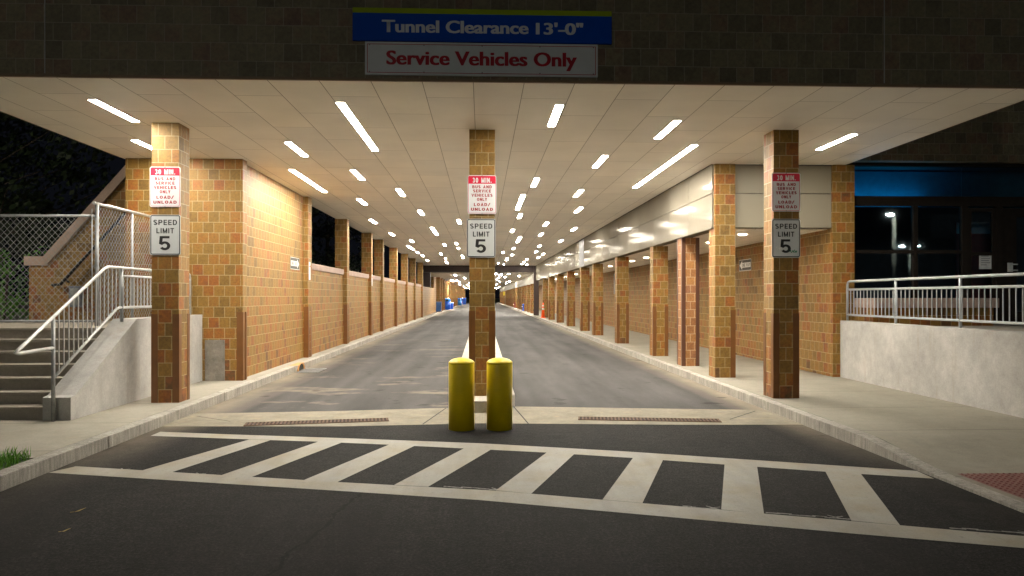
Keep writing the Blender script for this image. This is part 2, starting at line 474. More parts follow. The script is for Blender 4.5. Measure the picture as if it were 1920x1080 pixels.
def glass():
    m = bpy.data.materials.new('window_glass'); m.use_nodes = True
    t = m.node_tree; t.nodes.remove(t.nodes['Principled BSDF'])
    fr = t.nodes.new('ShaderNodeFresnel'); fr.inputs[0].default_value = 1.55
    tr = t.nodes.new('ShaderNodeBsdfTransparent'); tr.inputs[0].default_value = (.55, .62, .66, 1)
    gl = t.nodes.new('ShaderNodeBsdfGlossy'); gl.inputs[0].default_value = (.85, .95, 1, 1); gl.inputs[1].default_value = .015
    mx = t.nodes.new('ShaderNodeMixShader')
    t.links.new(fr.outputs[0], mx.inputs[0]); t.links.new(tr.outputs[0], mx.inputs[1]); t.links.new(gl.outputs[0], mx.inputs[2])
    t.links.new(mx.outputs[0], t.nodes['Material Output'].inputs[0])
    return m
M['glass'] = glass()

# ------------------------------------------------------------------ key heights and lines
S = .14            # pavement above road
CE = 4.44          # soffit
KL, KR = -4.36, 4.42
WL = -4.77         # face of left wall
PL = -4.64         # face of left piers
CR = 4.68          # face of right columns
BW = 7.10          # right back wall
CB = 3.15          # underside of cladding
Y1 = 64.0          # end of first roof

# ------------------------------------------------------------------ ground, road, pavements
def struct(mb, name, mat):
    return tag(mb.build(name, mat), kind='structure')

b = MB(); b.face([(-600, -200, -.02), (600, -200, -.02), (600, 700, -.02), (-600, 700, -.02)])
struct(b, 'ground', M['soil'])
b = MB(); b.face([(KL - .1, -40, 0), (KR + .1, -40, 0), (KR + .1, 205, 0), (KL - .1, 205, 0)])
b.face([(-40, -40, 0), (KL - .1, -40, 0), (KL - .1, 3.0, 0), (-40, 3.0, 0)])
b.face([(KR + .1, -40, 0), (40, -40, 0), (40, 1.5, 0), (KR + .1, 1.5, 0)])
struct(b, 'road', M['asphalt'])

# gutter apron, a concrete sheet across the mouth of the tunnel
near = [(KL, 10.27), (-3.9, 10.25), (-1.9, 10.17), (0, 10.34), (2.76, 10.11), (KR, 10.05)]
far = [(KR, 11.38), (3.15, 11.54), (.55, 11.9), (-.55, 11.8), (-2.2, 11.54), (KL, 11.36)]
b = MB(); b.face([(x, y, .004) for x, y in near + far])
# joints are thin dark strips
struct(b, 'gutter_apron', M['gutter'])
b = MB()
for (x0, y0, x1, y1) in [(-.82, 10.27, -.57, 11.75), (.64, 10.27, .50, 11.9), (-3.55, 10.62, -4.2, 11.1), (3.55, 10.5, 4.2, 11.25)]:
    d = Vector((y1 - y0, x0 - x1, 0)).normalized() * .010
    b.face([(x0 - d.x, y0 - d.y, .008), (x1 - d.x, y1 - d.y, .008), (x1 + d.x, y1 + d.y, .008), (x0 + d.x, y0 + d.y, .008)])
struct(b, 'gutter_joints', M['hole'])

# crosswalk: two long lines and eight slanting bars, all about 4 mm above the asphalt
b = MB()
def strip(top, bot, z):
    for (a0, a1), (c0, c1) in zip(zip(top, top[1:]), zip(bot, bot[1:])):
        b.face([(*a0, z), (*a1, z), (*c1, z), (*c0, z)])
no = [(-4.35, 7.62), (-1.276, 6.79), (-.019, 6.44), (1.591, 5.85), (2.754, 5.42), (3.815, 5.05), (5.2, 4.58)]
ni = [(-4.22, 7.89), (-1.338, 7.11), (.126, 6.745), (1.984, 6.06), (2.903, 5.72), (3.993, 5.31), (5.3, 4.84)]
fo = [(-4.2, 9.86), (-3.237, 9.637), (-1.762, 9.33), (-.026, 8.93), (1.561, 8.42), (2.224, 8.17), (3.66, 7.62), (4.40, 7.34)]
fi = [(-4.2, 9.58), (-2.873, 9.29), (-1.99, 9.11), (-1.107, 8.89), (.73, 8.37), (1.652, 8.05), (3.462, 7.34), (4.38, 7.02)]
strip(no, ni, .004)
strip(fo, [fi[0], fi[1], fi[2], fi[3], fi[4], fi[5], fi[6], fi[7]], .004)
bars = [((-2.873, 9.28), (-3.456, 7.66), (-2.60, 9.22), (-3.12, 7.57)), ((-1.99, 9.12), (-2.582, 7.42), (-1.70, 9.03), (-2.26, 7.33)),
        ((-1.107, 8.90), (-1.717, 7.20), (-.80, 8.80), (-1.38, 7.11)), ((-.211, 8.64), (-.824, 6.99), (.10, 8.55), (-.50, 6.91)),
        ((.733, 8.38), (.126, 6.755), (1.03, 8.27), (.44, 6.63)), ((1.652, 8.06), (1.046, 6.41), (1.95, 7.93), (1.37, 6.29)),
        ((2.547, 7.70), (1.98, 6.07), (2.85, 7.58), (2.29, 5.94)), ((3.462, 7.35), (2.908, 5.73), (3.77, 7.24), (3.225, 5.60))]
for t0, b0, t1, b1 in bars:
    b.face([(*t0, .0045), (*b0, .0045), (*b1, .0045), (*t1, .0045)])
struct(b, 'crosswalk_marking', M['paint'])
b = MB()
for (x, y, wd) in [(-3.75, 7.73, .9), (-2.9, 7.5, .45), (-1.55, 7.16, .3), (.05, 6.80, .75), (1.85, 6.13, .3), (2.75, 5.83, .8), (4.0, 5.38, .8)]:
    d = Vector((1, -.33, 0)).normalized(); n = Vector((.33, 1, 0)).normalized()
    for kx in range(9):
        o_ = Vector((x, y, .003)) + d * (wd * (kx / 9 - .5)) + n * random.uniform(-.012, .02)
        a = d * wd * .07; c = n * random.uniform(.006, .016)
        b.face([o_ - a - c, o_ + a - c, o_ + a + c, o_ - a + c])
    o_ = Vector((x + .08, y, .0032))
    for sg in (1, -1):
        a = (d + n * .7 * sg).normalized() * .07; c = (n - d * .7 * sg).normalized() * .008
        b.face([o_ - a - c, o_ + a - c, o_ + a + c, o_ - a + c])
struct(b, 'worn_layout_marks', M['scuff'])

# left pavement and kerb
b = MB(); b.box(-12, KL - .165, 7.68, 10.02, -.05, S); b.box(-5.76, KL - .165, 10.02, 16.0, -.05, S); b.box(-5.1, KL - .165, 16.0, 205, -.05, S)
struct(b, 'left_pavement', M['pave_left'])
b = MB()
y = 3.0
while y < 200:
    L = 1.95 if y < 40 else 6
    b.box(KL - .16 + random.uniform(-.004, .004), KL + random.uniform(-.006, .006), y + .004, y + L - .004, -.05, S + .002 + random.uniform(0, .003), .012 if y < 40 else 0)
    y += L
struct(b, 'left_kerb', M['granite'])

# right pavement dips to a ramp beside the crosswalk
def sm(t):
    t = max(0, min(1, t)); return t * t * (3 - 2 * t)
def zr(x, y):
    return S - .115 * sm((8.55 - y) / 1.5) * sm(1.35 - (x - 4.58) / 1.7)
b = MB()
xs = [KR + .165 + i * .17 for i in range(16)] + [7.26]
ys = [1.5, 3, 4, 5] + [5.5 + i * .2 for i in range(18)] + [9.2, 10, 12, 15]
vv = [[b.bm.verts.new((x, y, zr(x, y))) for x in xs] for y in ys]
for i in range(len(ys) - 1):
    for j in range(len(xs) - 1):
        b.bm.faces.new((vv[i][j], vv[i][j + 1], vv[i + 1][j + 1], vv[i + 1][j]))
b.box(KR + .165, BW + .3, 15, 205, -.05, S)
struct(b, 'right_pavement', M['pave'])
b = MB()
y = 1.5
while y < 200:
    L = .5 if y < 9.2 else (1.95 if y < 40 else 6)
    gap = .004 if (y > 9 or abs((y - 1.5) % 2.0) < .01) else 0.0
    vs = b.box(KR + random.uniform(-.004, .004) if y > 9 else KR, KR + .16, y + gap, y + L - (0.004 if y > 9 else 0), -.05, S + .002, .012 if 9 < y < 40 else 0)
    for v in vs:
        if v.co.z > .05 and y < 9.2:
            v.co.z += zr(KR + .16, v.co.y) - S
    y += L
struct(b, 'right_kerb', M['granite'])

# tactile pad
t = thing('tactile_pad', 'red tactile pad with raised domes set in the right pavement ramp', 'tactile paving', (5.2, 6.2, zr(5.2, 6.2)))
def padz(x, y): return zr(x, y) + .004
b = MB()
px0, px1, py0, py1 = 4.66, 5.9, 5.3, 7.1
nx_, ny_ = 10, 14
vv = [[b.bm.verts.new((px0 + (px1 - px0) * i / nx_, py0 + (py1 - py0) * j / ny_, padz(px0 + (px1 - px0) * i / nx_, py0 + (py1 - py0) * j / ny_))) for i in range(nx_ + 1)] for j in range(ny_ + 1)]
for j in range(ny_):
    for i in range(nx_):
        b.bm.faces.new((vv[j][i], vv[j][i + 1], vv[j + 1][i + 1], vv[j + 1][i]))
yy = py0 + .04
while yy < py1 - .02:
    xx = px0 + .04
    while xx < px1 - .02:
        z = padz(xx, yy); rr = []
        for r_, h_ in ((.014, .0), (.010, .006)):
            rr.append([b.bm.verts.new((xx + r_ * math.cos(a * math.pi / 3), yy + r_ * math.sin(a * math.pi / 3), z + h_)) for a in range(6)])
        for a in range(6): b.bm.faces.new((rr[0][a], rr[0][(a + 1) % 6], rr[1][(a + 1) % 6], rr[1][a]))
        b.bm.faces.new(rr[1])
        xx += .06
    yy += .06
b.build('domed_surface', M['tactile'], t)

# grass corner at the left
b = MB(); b.box(-12, KL - .165, 3.0, 7.68, -.05, S - .02)
struct(b, 'verge', M['soil'])
b = MB()
for i in range(9000):
    x = random.uniform(-7.2, KL - .2); y = random.uniform(5.6, 7.70 + .06 * math.sin(x * 9))
    h = random.uniform(.06, .16); a = random.uniform(0, 6.28); w_ = .004
    lx, ly = random.uniform(-.05, .05), random.uniform(-.05, .05)
    c, s_ = math.cos(a) * w_, math.sin(a) * w_
    b.face([(x - c, y - s_, .11), (x + c, y + s_, .11), (x + lx * .4 + c * .6, y + ly * .4 + s_ * .6, .11 + h * .6), (x + lx, y + ly, .11 + h)])
tag(b.build('grass', M['grass']), 'short green grass growing at the left kerb corner', 'grass', kind='stuff')

# traffic island
b = MB()
pts = [(-.53, 60, 0), (-.53, 12.0, 0), (-.34, 11.5, 0), (-.14, 11.27, 0), (.14, 11.27, 0), (.34, 11.5, 0), (.53, 12.0, 0), (.53, 60, 0)]
b.prism(pts, (0, 0, .18))
struct(b, 'traffic_island', M['island'])

# ------------------------------------------------------------------ brick columns
def angle(mb, cx, cy, sx, sy, z0, z1, leg=.10, th=.008, proud=.006):
    """L shaped corner iron on the corner (cx, cy) whose faces point to sx, sy"""
    ox, oy = cx + sx * proud, cy + sy * proud
    mb.box(*sorted((ox, ox - sx * leg)), *sorted((oy, oy - sy * th)), z0, z1)
    mb.box(*sorted((ox, ox - sx * th)), *sorted((oy - sy * th, oy - sy * leg)), z0, z1)

def make_column(loc, label, H, group, corners, wx=.41, wy=.41, gh=1.36, mats=('brick', 'guard'), name='brick_column', leg=.10):
    """loc is the middle of the base"""
    t = thing(name, label, 'column', loc, group)
    x, y, z = loc
    b = MB(); b.box(x - wx / 2, x + wx / 2, y - wy / 2, y + wy / 2, z, z + H)
    b.build('shaft', M[mats[0]], t)
    for sx, sy in corners:
        b = MB(); angle(b, x + sx * wx / 2, y + sy * wy / 2, sx, sy, z, z + gh, leg)
        b.build('corner_guard', M[mats[1]], t)
    return t
FOUR = [(-1, -1), (1, -1), (1, 1), (-1, 1)]
cl = make_column((-4.86, 11.79, S), 'front brick column on the left pavement beside the concrete stair wall', CE - S, 'columns under the front canopy', FOUR)
cc = make_column((0, 12.07, .18), 'brick column on the island behind the two yellow bollards', CE - .18, 'columns under the front canopy', FOUR)
crr = dup(cl, (4.865, 11.89, S), 'front brick column on the right pavement before the concrete ramp wall', 'columns under the front canopy')

GR = 'columns along the right pavement'
make_column((CR + .205, 14.93, S), 'orange toned brick column at the corner of the metal cladding, one brown guard', CE - S + .05, GR, [(1, -1)])
sp = make_column((CR + .20, 17.40, S), 'reddish brick column with dark brown full height corner angles', CB - S, GR, [(-1, -1), (1, -1), (-1, 1)], wx=.40, wy=.44, gh=CB - S - .002, mats=('brick_red', 'guard_dark'), leg=.085)
ys_r = [20.13, 25.58, 31.04, 34.96, 40.5, 46.1, 51.9, 57.0]
c2 = make_column((CR + .205, ys_r[0] + .2, S), 'brick column just behind the reddish column, four brown guards', CB - S, GR, FOUR)
for i, yv in enumerate(ys_r[1:]):
    dup(c2, (CR + .205, yv + .2, S), '%s brick column behind the reddish column along the right kerb' % ordinal(i + 2), GR)

GL = 'piers along the left wall'
ys_l = [20.0, 25.7, 31.3, 34.9, 40.6, 46.4, 51.9, 58.2]
p = make_column((PL - .205, ys_l[0] + .2, S), 'brick pier at the far end of the full height left wall', CE - S, GL, [(1, -1), (1, 1)], name='brick_pier', leg=.12)
for i, yv in enumerate(ys_l[1:]):
    dup(p, (PL - .205, yv + .2, S), '%s brick pier past the full height left wall' % ordinal(i + 1), GL)

# ------------------------------------------------------------------ left walls
t = thing('brick_wall', 'full height tan brick wall with corner pier at the tunnel mouth, left', 'wall', (-5.7, 14.7, S))
b = MB()
b.prism([(-6.87, 14.58, S), (PL, 14.58, S), (PL, 14.83, S), (WL, 14.83, S), (WL, 20.0, S), (WL - .3, 20.0, S), (WL - .3, 14.95, S), (-6.87, 14.95, S)], (0, 0, CE - S))
b.build('masonry', M['brick_wall'], t)
b = MB(); angle(b, PL, 14.58, 1, -1, S, S + 1.33, .12)
b.build('corner_guard', M['guard'], t)
b = MB(); b.box(PL - .006, PL + .014, 14.72, 14.80, S, S + 1.33)
b.build('corner_guard', M['guard'], t)
b = MB(); b.box(-5.36, -4.98, 14.566, 14.579, S, .93, .004)
b.build('concrete_patch', M['patch'], t)
GW = 'low walls between the left piers'
ends = ys_l
for i in range(len(ends) - 1):
    y0, y1 = ends[i] + .41, ends[i + 1]
    t = thing('low_wall', 'low brick wall with pale coping in the %s bay of the left side' % ordinal(i + 1), 'wall', (WL - .12, (y0 + y1) / 2, S), GW)
    b = MB(); b.box(WL - .25, WL, y0, y1, S, 2.52); b.build('masonry', M['brick_wall'], t)
    b = MB(); b.box(WL - .29, WL + .03, y0 + .002, y1 - .002, 2.522, 2.70, .008); b.build('coping', M['stone'], t)
t = thing('end_wall', 'dark, dimly lit brick wall past the last left pier', 'wall', (-4.9, 68, S))
b = MB(); b.box(-5.1, -4.83, 58.7, 78, S, 2.6); b.build('masonry', M['brick_far'], t)
# two white plates on the piers
for yv, nm in ((20.0, 'first'), (31.3, 'third')):
    t = thing('notice_plate', 'narrow white plate on the road side of the %s left pier' % nm, 'sign', (PL + .01, yv + .12, 2.45), 'white plates on the left piers')
    b = MB(); b.box(PL + .002, PL + .012, yv + .06, yv + .20, 2.22, 2.70, .002); b.build('plate', M['white'], t)
    b = MB(); b.box(PL + .012, PL + .0135, yv + .08, yv + .18, 2.56, 2.60); b.build('printed_band', M['red_dk'], t)

# ------------------------------------------------------------------ canopy with soffit and fascia
CX0, CX1, CY0 = -6.93, 7.36, 9.25
t = thing('canopy', 'wide flat canopy with dark brick fascia and pale panel soffit', 'canopy', (0, 12, CE))
# soffit keeps world coordinates so the panel grid lines up with the fixtures
t.location = (0, 0, 0)
b = MB(); b.box(CX0, CX1, CY0 + .02, 14.78, CE, CE + .06); b.box(-5.02, 4.62, 14.78, Y1, CE, CE + .06)
b.build('soffit', M['ceil'], t)
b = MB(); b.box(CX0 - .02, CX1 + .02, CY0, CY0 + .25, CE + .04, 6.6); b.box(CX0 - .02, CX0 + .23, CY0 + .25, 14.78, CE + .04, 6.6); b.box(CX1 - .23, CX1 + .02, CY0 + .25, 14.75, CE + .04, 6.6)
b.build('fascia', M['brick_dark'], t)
for xv in (-5.32, 5.12):
    b = MB(); b.box(xv - .006, xv + .006, CY0 - .005, CY0 - .001, CE + .05, 6.6); b.build('movement_joint', M['conc'], t)
b = MB(); b.box(CX0 - .03, CX1 + .03, CY0 - .012, CY0 + .10, CE + .003, CE + .037); b.box(CX0 - .03, CX0 + .08, CY0 + .1, 14.55, CE + .003, CE + .037); b.box(CX1 - .08, CX1 + .03, CY0 + .1, 14.7, CE + .003, CE + .037)
b.build('shelf_angle', M['shelf'], t)
b = MB(); b.box(CX0, CX1, CY0 + .3, 14.9, 6.3, 6.5); b.box(-5.3, 4.7, 14.9, Y1, 4.9, 5.2)
b.build('roof', M['reveal'], t)

# ------------------------------------------------------------------ ceiling lights
def light_proto(kind, L, W=.108):
    t = thing('ceiling_light', kind, 'ceiling light', (0, 0, CE), 'strip lights in the tunnel ceiling')
    b = MB(); b.box(-W / 2, W / 2, 0, L, CE - .007, CE + .01, .002); b.build('diffuser', M['lamp'], t)
    f = MB(); w2 = W / 2 + .016
    f.box(-w2, -W / 2 - .001, -.016, L + .016, CE - .005, CE + .01); f.box(W / 2 + .001, w2, -.016, L + .016, CE - .005, CE + .01)
    f.box(-W / 2, W / 2, -.016, -.001, CE - .005, CE + .01); f.box(-W / 2, W / 2, L + .001, L + .016, CE - .005, CE + .01)
    f.build('trim', M['trim_metal'], t)
    return t
LIGHTS = [(-5.28, 10.27, 1), (-5.93, 12.90, 1), (-1.95, 10.28, 2), (-3.36, 12.97, 1), (-4.01, 15.77, 2), (-2.73, 15.78, 1), (-3.38, 20.40, 1), (-3.87, 25.90, 1), (-3.86, 31.29, 1), (-2.09, 18.50, 1), (1.08, 10.30, 1), (2.96, 11.14, 1), (3.74, 12.93, 3), (2.33, 13.96, 1), (1.24, 16.70, 1), (1.08, 19.40, 2), (2.49, 18.47, 1), (2.97, 22.12, 1), (1.25, 23.91, 1), (2.35, 26.63, 1), (3.63, 28.58, 1), (1.23, 29.43, 1), (1.72, 33.09, 2), (2.53, 31.30, 1), (3.78, 34.89, 1), (-1.94, 23.05, 1), (-1.95, 28.81, 2), (-.82, 25.83, 1), (-3.38, 35.18, 1), (-3.90, 39.13, 2), (-3.90, 44.38, 1), (-3.88, 48.08, 1), (-4.06, 54.55, 1), (-1.94, 37.79, 1), (-1.30, 36.83, 1), (-1.31, 40.43, 1), (-2.58, 45.96, 1), (-2.58, 51.69, 1), (-2.77, 56.39, 2), (-1.31, 48.29, 2), (1.27, 44.17, 1), (1.74, 40.48, 1), (1.92, 46.94, 1), (1.77, 51.52, 2), (1.29, 58.90, 1), (1.80, 61.0, 1), (3.03, 38.49, 1), (3.21, 43.36, 1), (3.84, 45.93, 1), (3.84, 49.84, 1), (3.22, 52.63, 1), (3.23, 56.49, 1), (3.26, 60.36, 1), (3.77, 61.5, 1), (6.11, 11.96, 1)]
LEN = {1: 1.27, 2: 3.35, 3: 5.1}
protos = {}
lanes = [(-9, -5.6, 'outermost left row'), (-5.6, -4.6, 'row over the left pavement'), (-4.6, -3.6, 'row nearest the left wall'), (-3.6, -3.0, 'second row from the left wall'), (-3.0, -2.3, 'third row from the left wall'), (-2.3, -1.6, 'fourth row from the left wall'), (-1.6, 0, 'row left of the island column'),
         (0, 1.5, 'row right of the island column'), (1.5, 2.1, 'second row right of the island column'), (2.1, 2.75, 'third row right of the island column'), (2.75, 3.5, 'second row from the right cladding'), (3.5, 5, 'row nearest the right cladding'), (5, 9, 'row over the right pavement')]
for lo, hi, nm in lanes:
    row = sorted([l for l in LIGHTS if lo <= l[0] < hi], key=lambda l: l[1])
    for i, (x, y, k_) in enumerate(row):
        kind = {1: 'short', 2: 'long', 3: 'longest'}[k_]
        lab = '%s strip light, %s from the front in the %s' % (kind, ordinal(i + 1), nm) if len(row) > 1 else '%s white strip light, only one in the %s' % (kind, nm)
        if k_ not in protos:
            protos[k_] = light_proto(lab, LEN[k_]); protos[k_].location = (x, y, CE)
        else:
            dup(protos[k_], (x, y, CE), lab)

# ------------------------------------------------------------------ right building: cladding, back wall, glazing
t = thing('building', 'brick and beige metal clad building along the right side with dark glazing', 'building', (0, 0, 0))
b = MB()
ysm = [14.80]
while ysm[-1] < Y1: ysm.append(ysm[-1] + 1.72)
for i in range(len(ysm) - 1):
    if 33.0 < ysm[i] < 34.5:
        b.build('metal_cladding', M['clad'], t); b = MB(); continue
    for z0, z1 in ((CB, 3.845), (3.86, CE)):
        vs = b.box(4.64, 4.66, ysm[i] + .008, ysm[i + 1] - .008, z0, z1)
        # each sheet sits a hair out of true
        tw = random.uniform(-.004, .004); ty = random.uniform(-.003, .003)
        for v in vs:
            v.co.x += tw * (1 if v.co.z > (z0 + z1) / 2 else -1) * .5 + ty * (1 if v.co.y > (ysm[i] + ysm[i + 1]) / 2 else -1) * .5
b.build('metal_cladding', M['clad'], t)
b = MB()
for x0, x1 in ((5.10, 6.095), (6.105, 7.095)):
    for z0, z1 in ((CB + .02, 3.85), (3.865, CE - .012)):
        b = MB(); b.box(x0, x1, 14.80, 14.82, z0, z1); b.build('metal_panel', M['clad_front'], t)
b = MB()
for z0, z1 in ((CB, 3.845), (3.86, CE)): b.box(4.662, 4.675, 14.80, 14.815, z0, z1)
b.build('corner_strip', M['clad_front'], t)
b = MB(); b.box(4.668, 4.9, 14.83, Y1, CB + .012, CE); b.box(4.9, 7.1, 14.83, 15.0, CB + .012, CE)
b.build('cladding_backing', M['reveal'], t)
b = MB()
yv = [yy for yy in ysm if 33.0 < yy < 34.5][0]
b.box(4.65, 4.667, yv + .02, yv + 1.7, CB + .05, CE - .05)
for i in range(16): b.box(4.635, 4.65, yv + .02, yv + 1.7, CB + .08 + i * .075, CB + .12 + i * .075)
b.build('louvre', M['louvre'], t)
b = MB(); b.box(4.9, BW, 15.0, 205, CB, CB + .012); b.build('walkway_ceiling', M['ceil'], t)
b = MB(); b.box(4.66, 4.9, 14.83, Y1, CB - .006, CB + .011); b.build('soffit_edge', M['clad'], t)
b = MB(); b.prism([(BW, 14.75, S), (7.55, 14.75, S), (7.55, 15.1, S), (BW + .3, 15.1, S), (BW + .3, 205, S), (BW, 205, S)], (0, 0, CE - S))
b.build('brick_wall', M['brick_wall'], t)
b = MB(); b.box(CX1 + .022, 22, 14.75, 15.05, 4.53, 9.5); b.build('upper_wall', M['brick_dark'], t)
b = MB(); b.box(BW + .02, BW - .03 + .0, 38.0, 39.6, 1.9, 3.0)
for i in range(12): b.box(BW - .045, BW - .03, 38.0, 39.6, 1.93 + i * .088, 1.97 + i * .088)
b.build('louvre', M['louvre'], t)
# glazing in the plane y = 15
f = MB()
for x0, x1 in ((7.552, 7.60), (8.90, 8.99), (9.93, 10.06), (10.66, 10.80), (12.3, 12.4), (14.2, 14.3), (16.5, 16.6)): f.box(x0, x1, 14.96, 15.06, 1.2, 3.64)
for z0, z1 in ((4.46, 4.528), (3.642, 3.84)): f.box(7.552, 20, 14.955, 15.065, z0, z1)
for x0, x1 in ((7.602, 8.898), (8.992, 9.928)): f.box(x0, x1, 14.97, 15.05, 2.66, 2.73)
f.box(7.602, 9.928, 14.97, 15.05, 1.21, 1.30)
f.build('window_frame', M['frame'], t)
for x0, x1, z0, z1 in ((7.56, 9.94, 3.842, 4.458), (9.952, 14.0, 3.842, 4.458), (7.602, 8.898, 2.732, 3.64), (7.602, 8.898, 1.302, 2.658), (8.992, 9.928, 2.732, 3.64), (8.992, 9.928, 1.302, 2.658), (12.402, 14.198, 1.25, 3.64), (14.302, 16.498, 1.25, 3.64)):
    b = MB(); b.face([(x0, 15.01, z0), (x1, 15.01, z0), (x1, 15.01, z1), (x0, 15.01, z1)]); b.build('pane', M['glass'], t)
# door with a narrow light, notice and lock
d = MB(); d.box(10.80, 11.10, 14.975, 15.03, 1.22, 3.60); d.box(12.10, 12.298, 14.975, 15.03, 1.22, 3.60); d.box(11.10, 12.10, 14.975, 15.03, 1.22, 1.45); d.box(11.10, 12.10, 14.975, 15.03, 3.42, 3.60)
dr = d.build('door', M['frame'], t)
b = MB(); b.face([(11.10, 15.0, 1.45), (12.10, 15.0, 1.45), (12.10, 15.0, 3.42), (11.10, 15.0, 3.42)]); b.build('door_pane', M['glass'], dr)
b = MB(); b.box(10.90, 11.0, 14.94, 14.974, 2.28, 2.47, .004); b.box(10.91, 11.08, 14.90, 14.93, 2.30, 2.325, .004); b.box(10.91, 11.08, 14.90, 14.93, 2.425, 2.45, .004); b.build('door_lock', M['galv'], dr)
d = MB(); d.box(10.062, 10.14, 14.975, 15.03, 1.22, 3.60); d.box(10.58, 10.658, 14.975, 15.03, 1.22, 3.60); d.box(10.14, 10.58, 14.975, 15.03, 2.62, 2.69); d.box(10.14, 10.58, 14.975, 15.03, 3.53, 3.60); d.box(10.14, 10.58, 14.975, 15.03, 1.22, 1.4)
sl = d.build('sidelight', M['frame'], t)
b = MB(); b.face([(10.14, 15.0, 1.4), (10.58, 15.0, 1.4), (10.58, 15.0, 3.53), (10.14, 15.0, 3.53)]); b.build('sidelight_pane', M['glass'], sl)
# dark room behind the glass, bulkhead with a blue tube
b = MB(); b.box(7.56, 20, 19.8, 20, 1.2, 4.5); b.box(7.56, 20, 15.1, 20, 4.5, 4.6); b.box(7.56, 20, 15.07, 20, 1.1, 1.2); b.box(20, 20.2, 15.07, 20, 1.1, 4.6)
b.build('lobby_room', M['room'], t)
b = MB(); b.box(7.56, 14, 15.6, 15.7, 3.70, 4.46)
b.build('bulkhead', M['bulkhead'], t)
b = MB(); b.box(7.60, 9.4, 15.30, 15.33, 3.80, 3.85); b.build('blue_tube_light', M['blue_lamp'], t)
nt_ = thing('paper_notice', 'white paper notice taped inside the narrow pane beside the door', 'notice', (10.43, 14.99, 2.5))
b = MB(); b.box(10.31, 10.57, 14.985, 14.992, 2.34, 2.68); b.build('sheet', M['paper'], nt_)
b = MB()
for i, ww in enumerate((.16, .19, .17, .19, .12)): b.box(10.35, 10.35 + ww, 14.983, 14.9848, 2.60 - i * .045, 2.615 - i * .045)
b.build('printed_lines', M['paper_ink'], nt_)
pb = thing('lobby_banner', 'dark red panel standing behind the narrow pane in the lobby', 'panel', (10.9, 16.4, 1.2))
b = MB(); b.box(10.75, 11.55, 16.4, 16.45, 1.25, 3.45, .01); b.build('panel', M['maroon'], pb)
b = MB(); b.box(10.75, 11.55, 16.385, 16.398, 3.2, 3.45); b.build('pale_header', M['paper'], pb)

# walkway downlights
GD = 'downlights in the right walkway ceiling'
t = thing('downlight', 'round warm downlight in the walkway ceiling nearest the metal corner', 'downlight', (5.76, 16.2, CB), GD)
b = MB(); b.lathe([(.085, CB - .012), (.085, CB + .004)], 5.76, 16.2, 16); b.build('lens', M['downlight'], t)
b = MB()
for j in range(16):
    a0, a1 = 2 * math.pi * j / 16, 2 * math.pi * (j + 1) / 16
    q = lambda r, a, z: (5.76 + r * math.cos(a), 16.2 + r * math.sin(a), z)
    b.face([q(.087, a0, CB - .014), q(.087, a1, CB - .014), q(.115, a1, CB - .004), q(.115, a0, CB - .004)])
b.build('rim', M['trim'], t)
for i in range(1, 18):
    dup(t, (5.80, 16.2 + i * 2.45, CB), '%s round warm downlight along the right walkway ceiling' % ordinal(i + 1), GD)

# ------------------------------------------------------------------ ramp wall, guard rail, landing, planter on the right
t = thing('ramp_wall', 'pale smooth concrete retaining wall along the right pavement', 'wall', (7.36, 10, S))
b = MB(); b.box(7.25, 7.52, 1.5, 14.745, .02, 1.285, .008); b.build('concrete_body', M['conc'], t)
b = MB(); b.box(7.52, 22, 1.5, 15.0, -.05, 1.20)
struct(b, 'raised_landing', M['conc_step'])
t = thing('guard_rail', 'pale grey pipe guard rail with balusters on the concrete ramp wall', 'railing', (7.38, 10, 1.285))
X = 7.38
b = MB(); b.tube([(X, 14.70, 1.285), (X, 14.70, 2.0), (X, 14.675, 2.055), (X, 14.61, 2.075), (X, 3.0, 2.075)], .024, 10); b.build('top_rail', M['rail_paint'], t)
for z, nm in ((1.91, 'middle_rail'), (1.40, 'bottom_rail')):
    b = MB(); b.tube([(X, 14.70, z), (X, 3.0, z)], .021, 8); b.build(nm, M['rail_paint'], t)
posts = [12.95, 11.16, 9.35, 7.5, 5.7, 3.9]
for yv in posts:
    b = MB(); b.tube([(X, yv, 1.285), (X, yv, 2.06)], .024, 10); b.build('post', M['rail_paint'], t)
yv = 14.70 - .128
while yv > 5.5:
    if min(abs(yv - q) for q in posts) > .04:
        b = MB(); b.tube([(X, yv, 1.40), (X, yv, 1.91)], .0095, 6, cap=False); b.build('baluster', M['rail_paint'], t)
    yv -= .128
t = thing('planter', 'low brick planter with pinkish stone coping under the dark windows', 'planter', (8.6, 14.3, 1.2))
b = MB(); b.box(7.56, 9.95, 14.05, 14.9, 1.2, 1.55); b.build('brick_base', M['brick'], t)
b = MB(); b.box(7.56, 10.02, 13.98, 14.93, 1.552, 1.74, .01); b.build('coping', M['stone'], t)

# ------------------------------------------------------------------ stairs on the left
b = MB()
y0, run, rise, n = 10.08, .262, (1.29 - S) / 7, 7
for i in range(n):
    yb = y0 + i * run
    b.box(-10.5, -5.775, yb + .02, yb + run + .02 if i < n - 1 else 14.57, -.04 if i == 0 else S + i * rise - .05, S + (i + 1) * rise - .045)
    b.box(-10.5, -5.775, yb, yb + run + .02 if i < n - 1 else 14.57, S + (i + 1) * rise - .045, S + (i + 1) * rise, .008)
st = thing('stairs', 'flight of worn grey concrete steps rising to the fence, left', 'stairs', (-8, 10, S))
b.build('treads', M['conc_step'], st)
t = thing('stair_wall', 'pale concrete cheek wall sloping up beside the left steps', 'wall', (-5.6, 12, S))
b = MB()
b.prism([(-5.77, 9.98, S), (-5.77, 9.98, .44), (-5.77, 10.10, .46), (-5.77, 11.84, 1.42), (-5.77, 14.575, 1.42), (-5.77, 14.575, S)], (.36, 0, 0))
b.build('concrete_body', M['conc'], t)
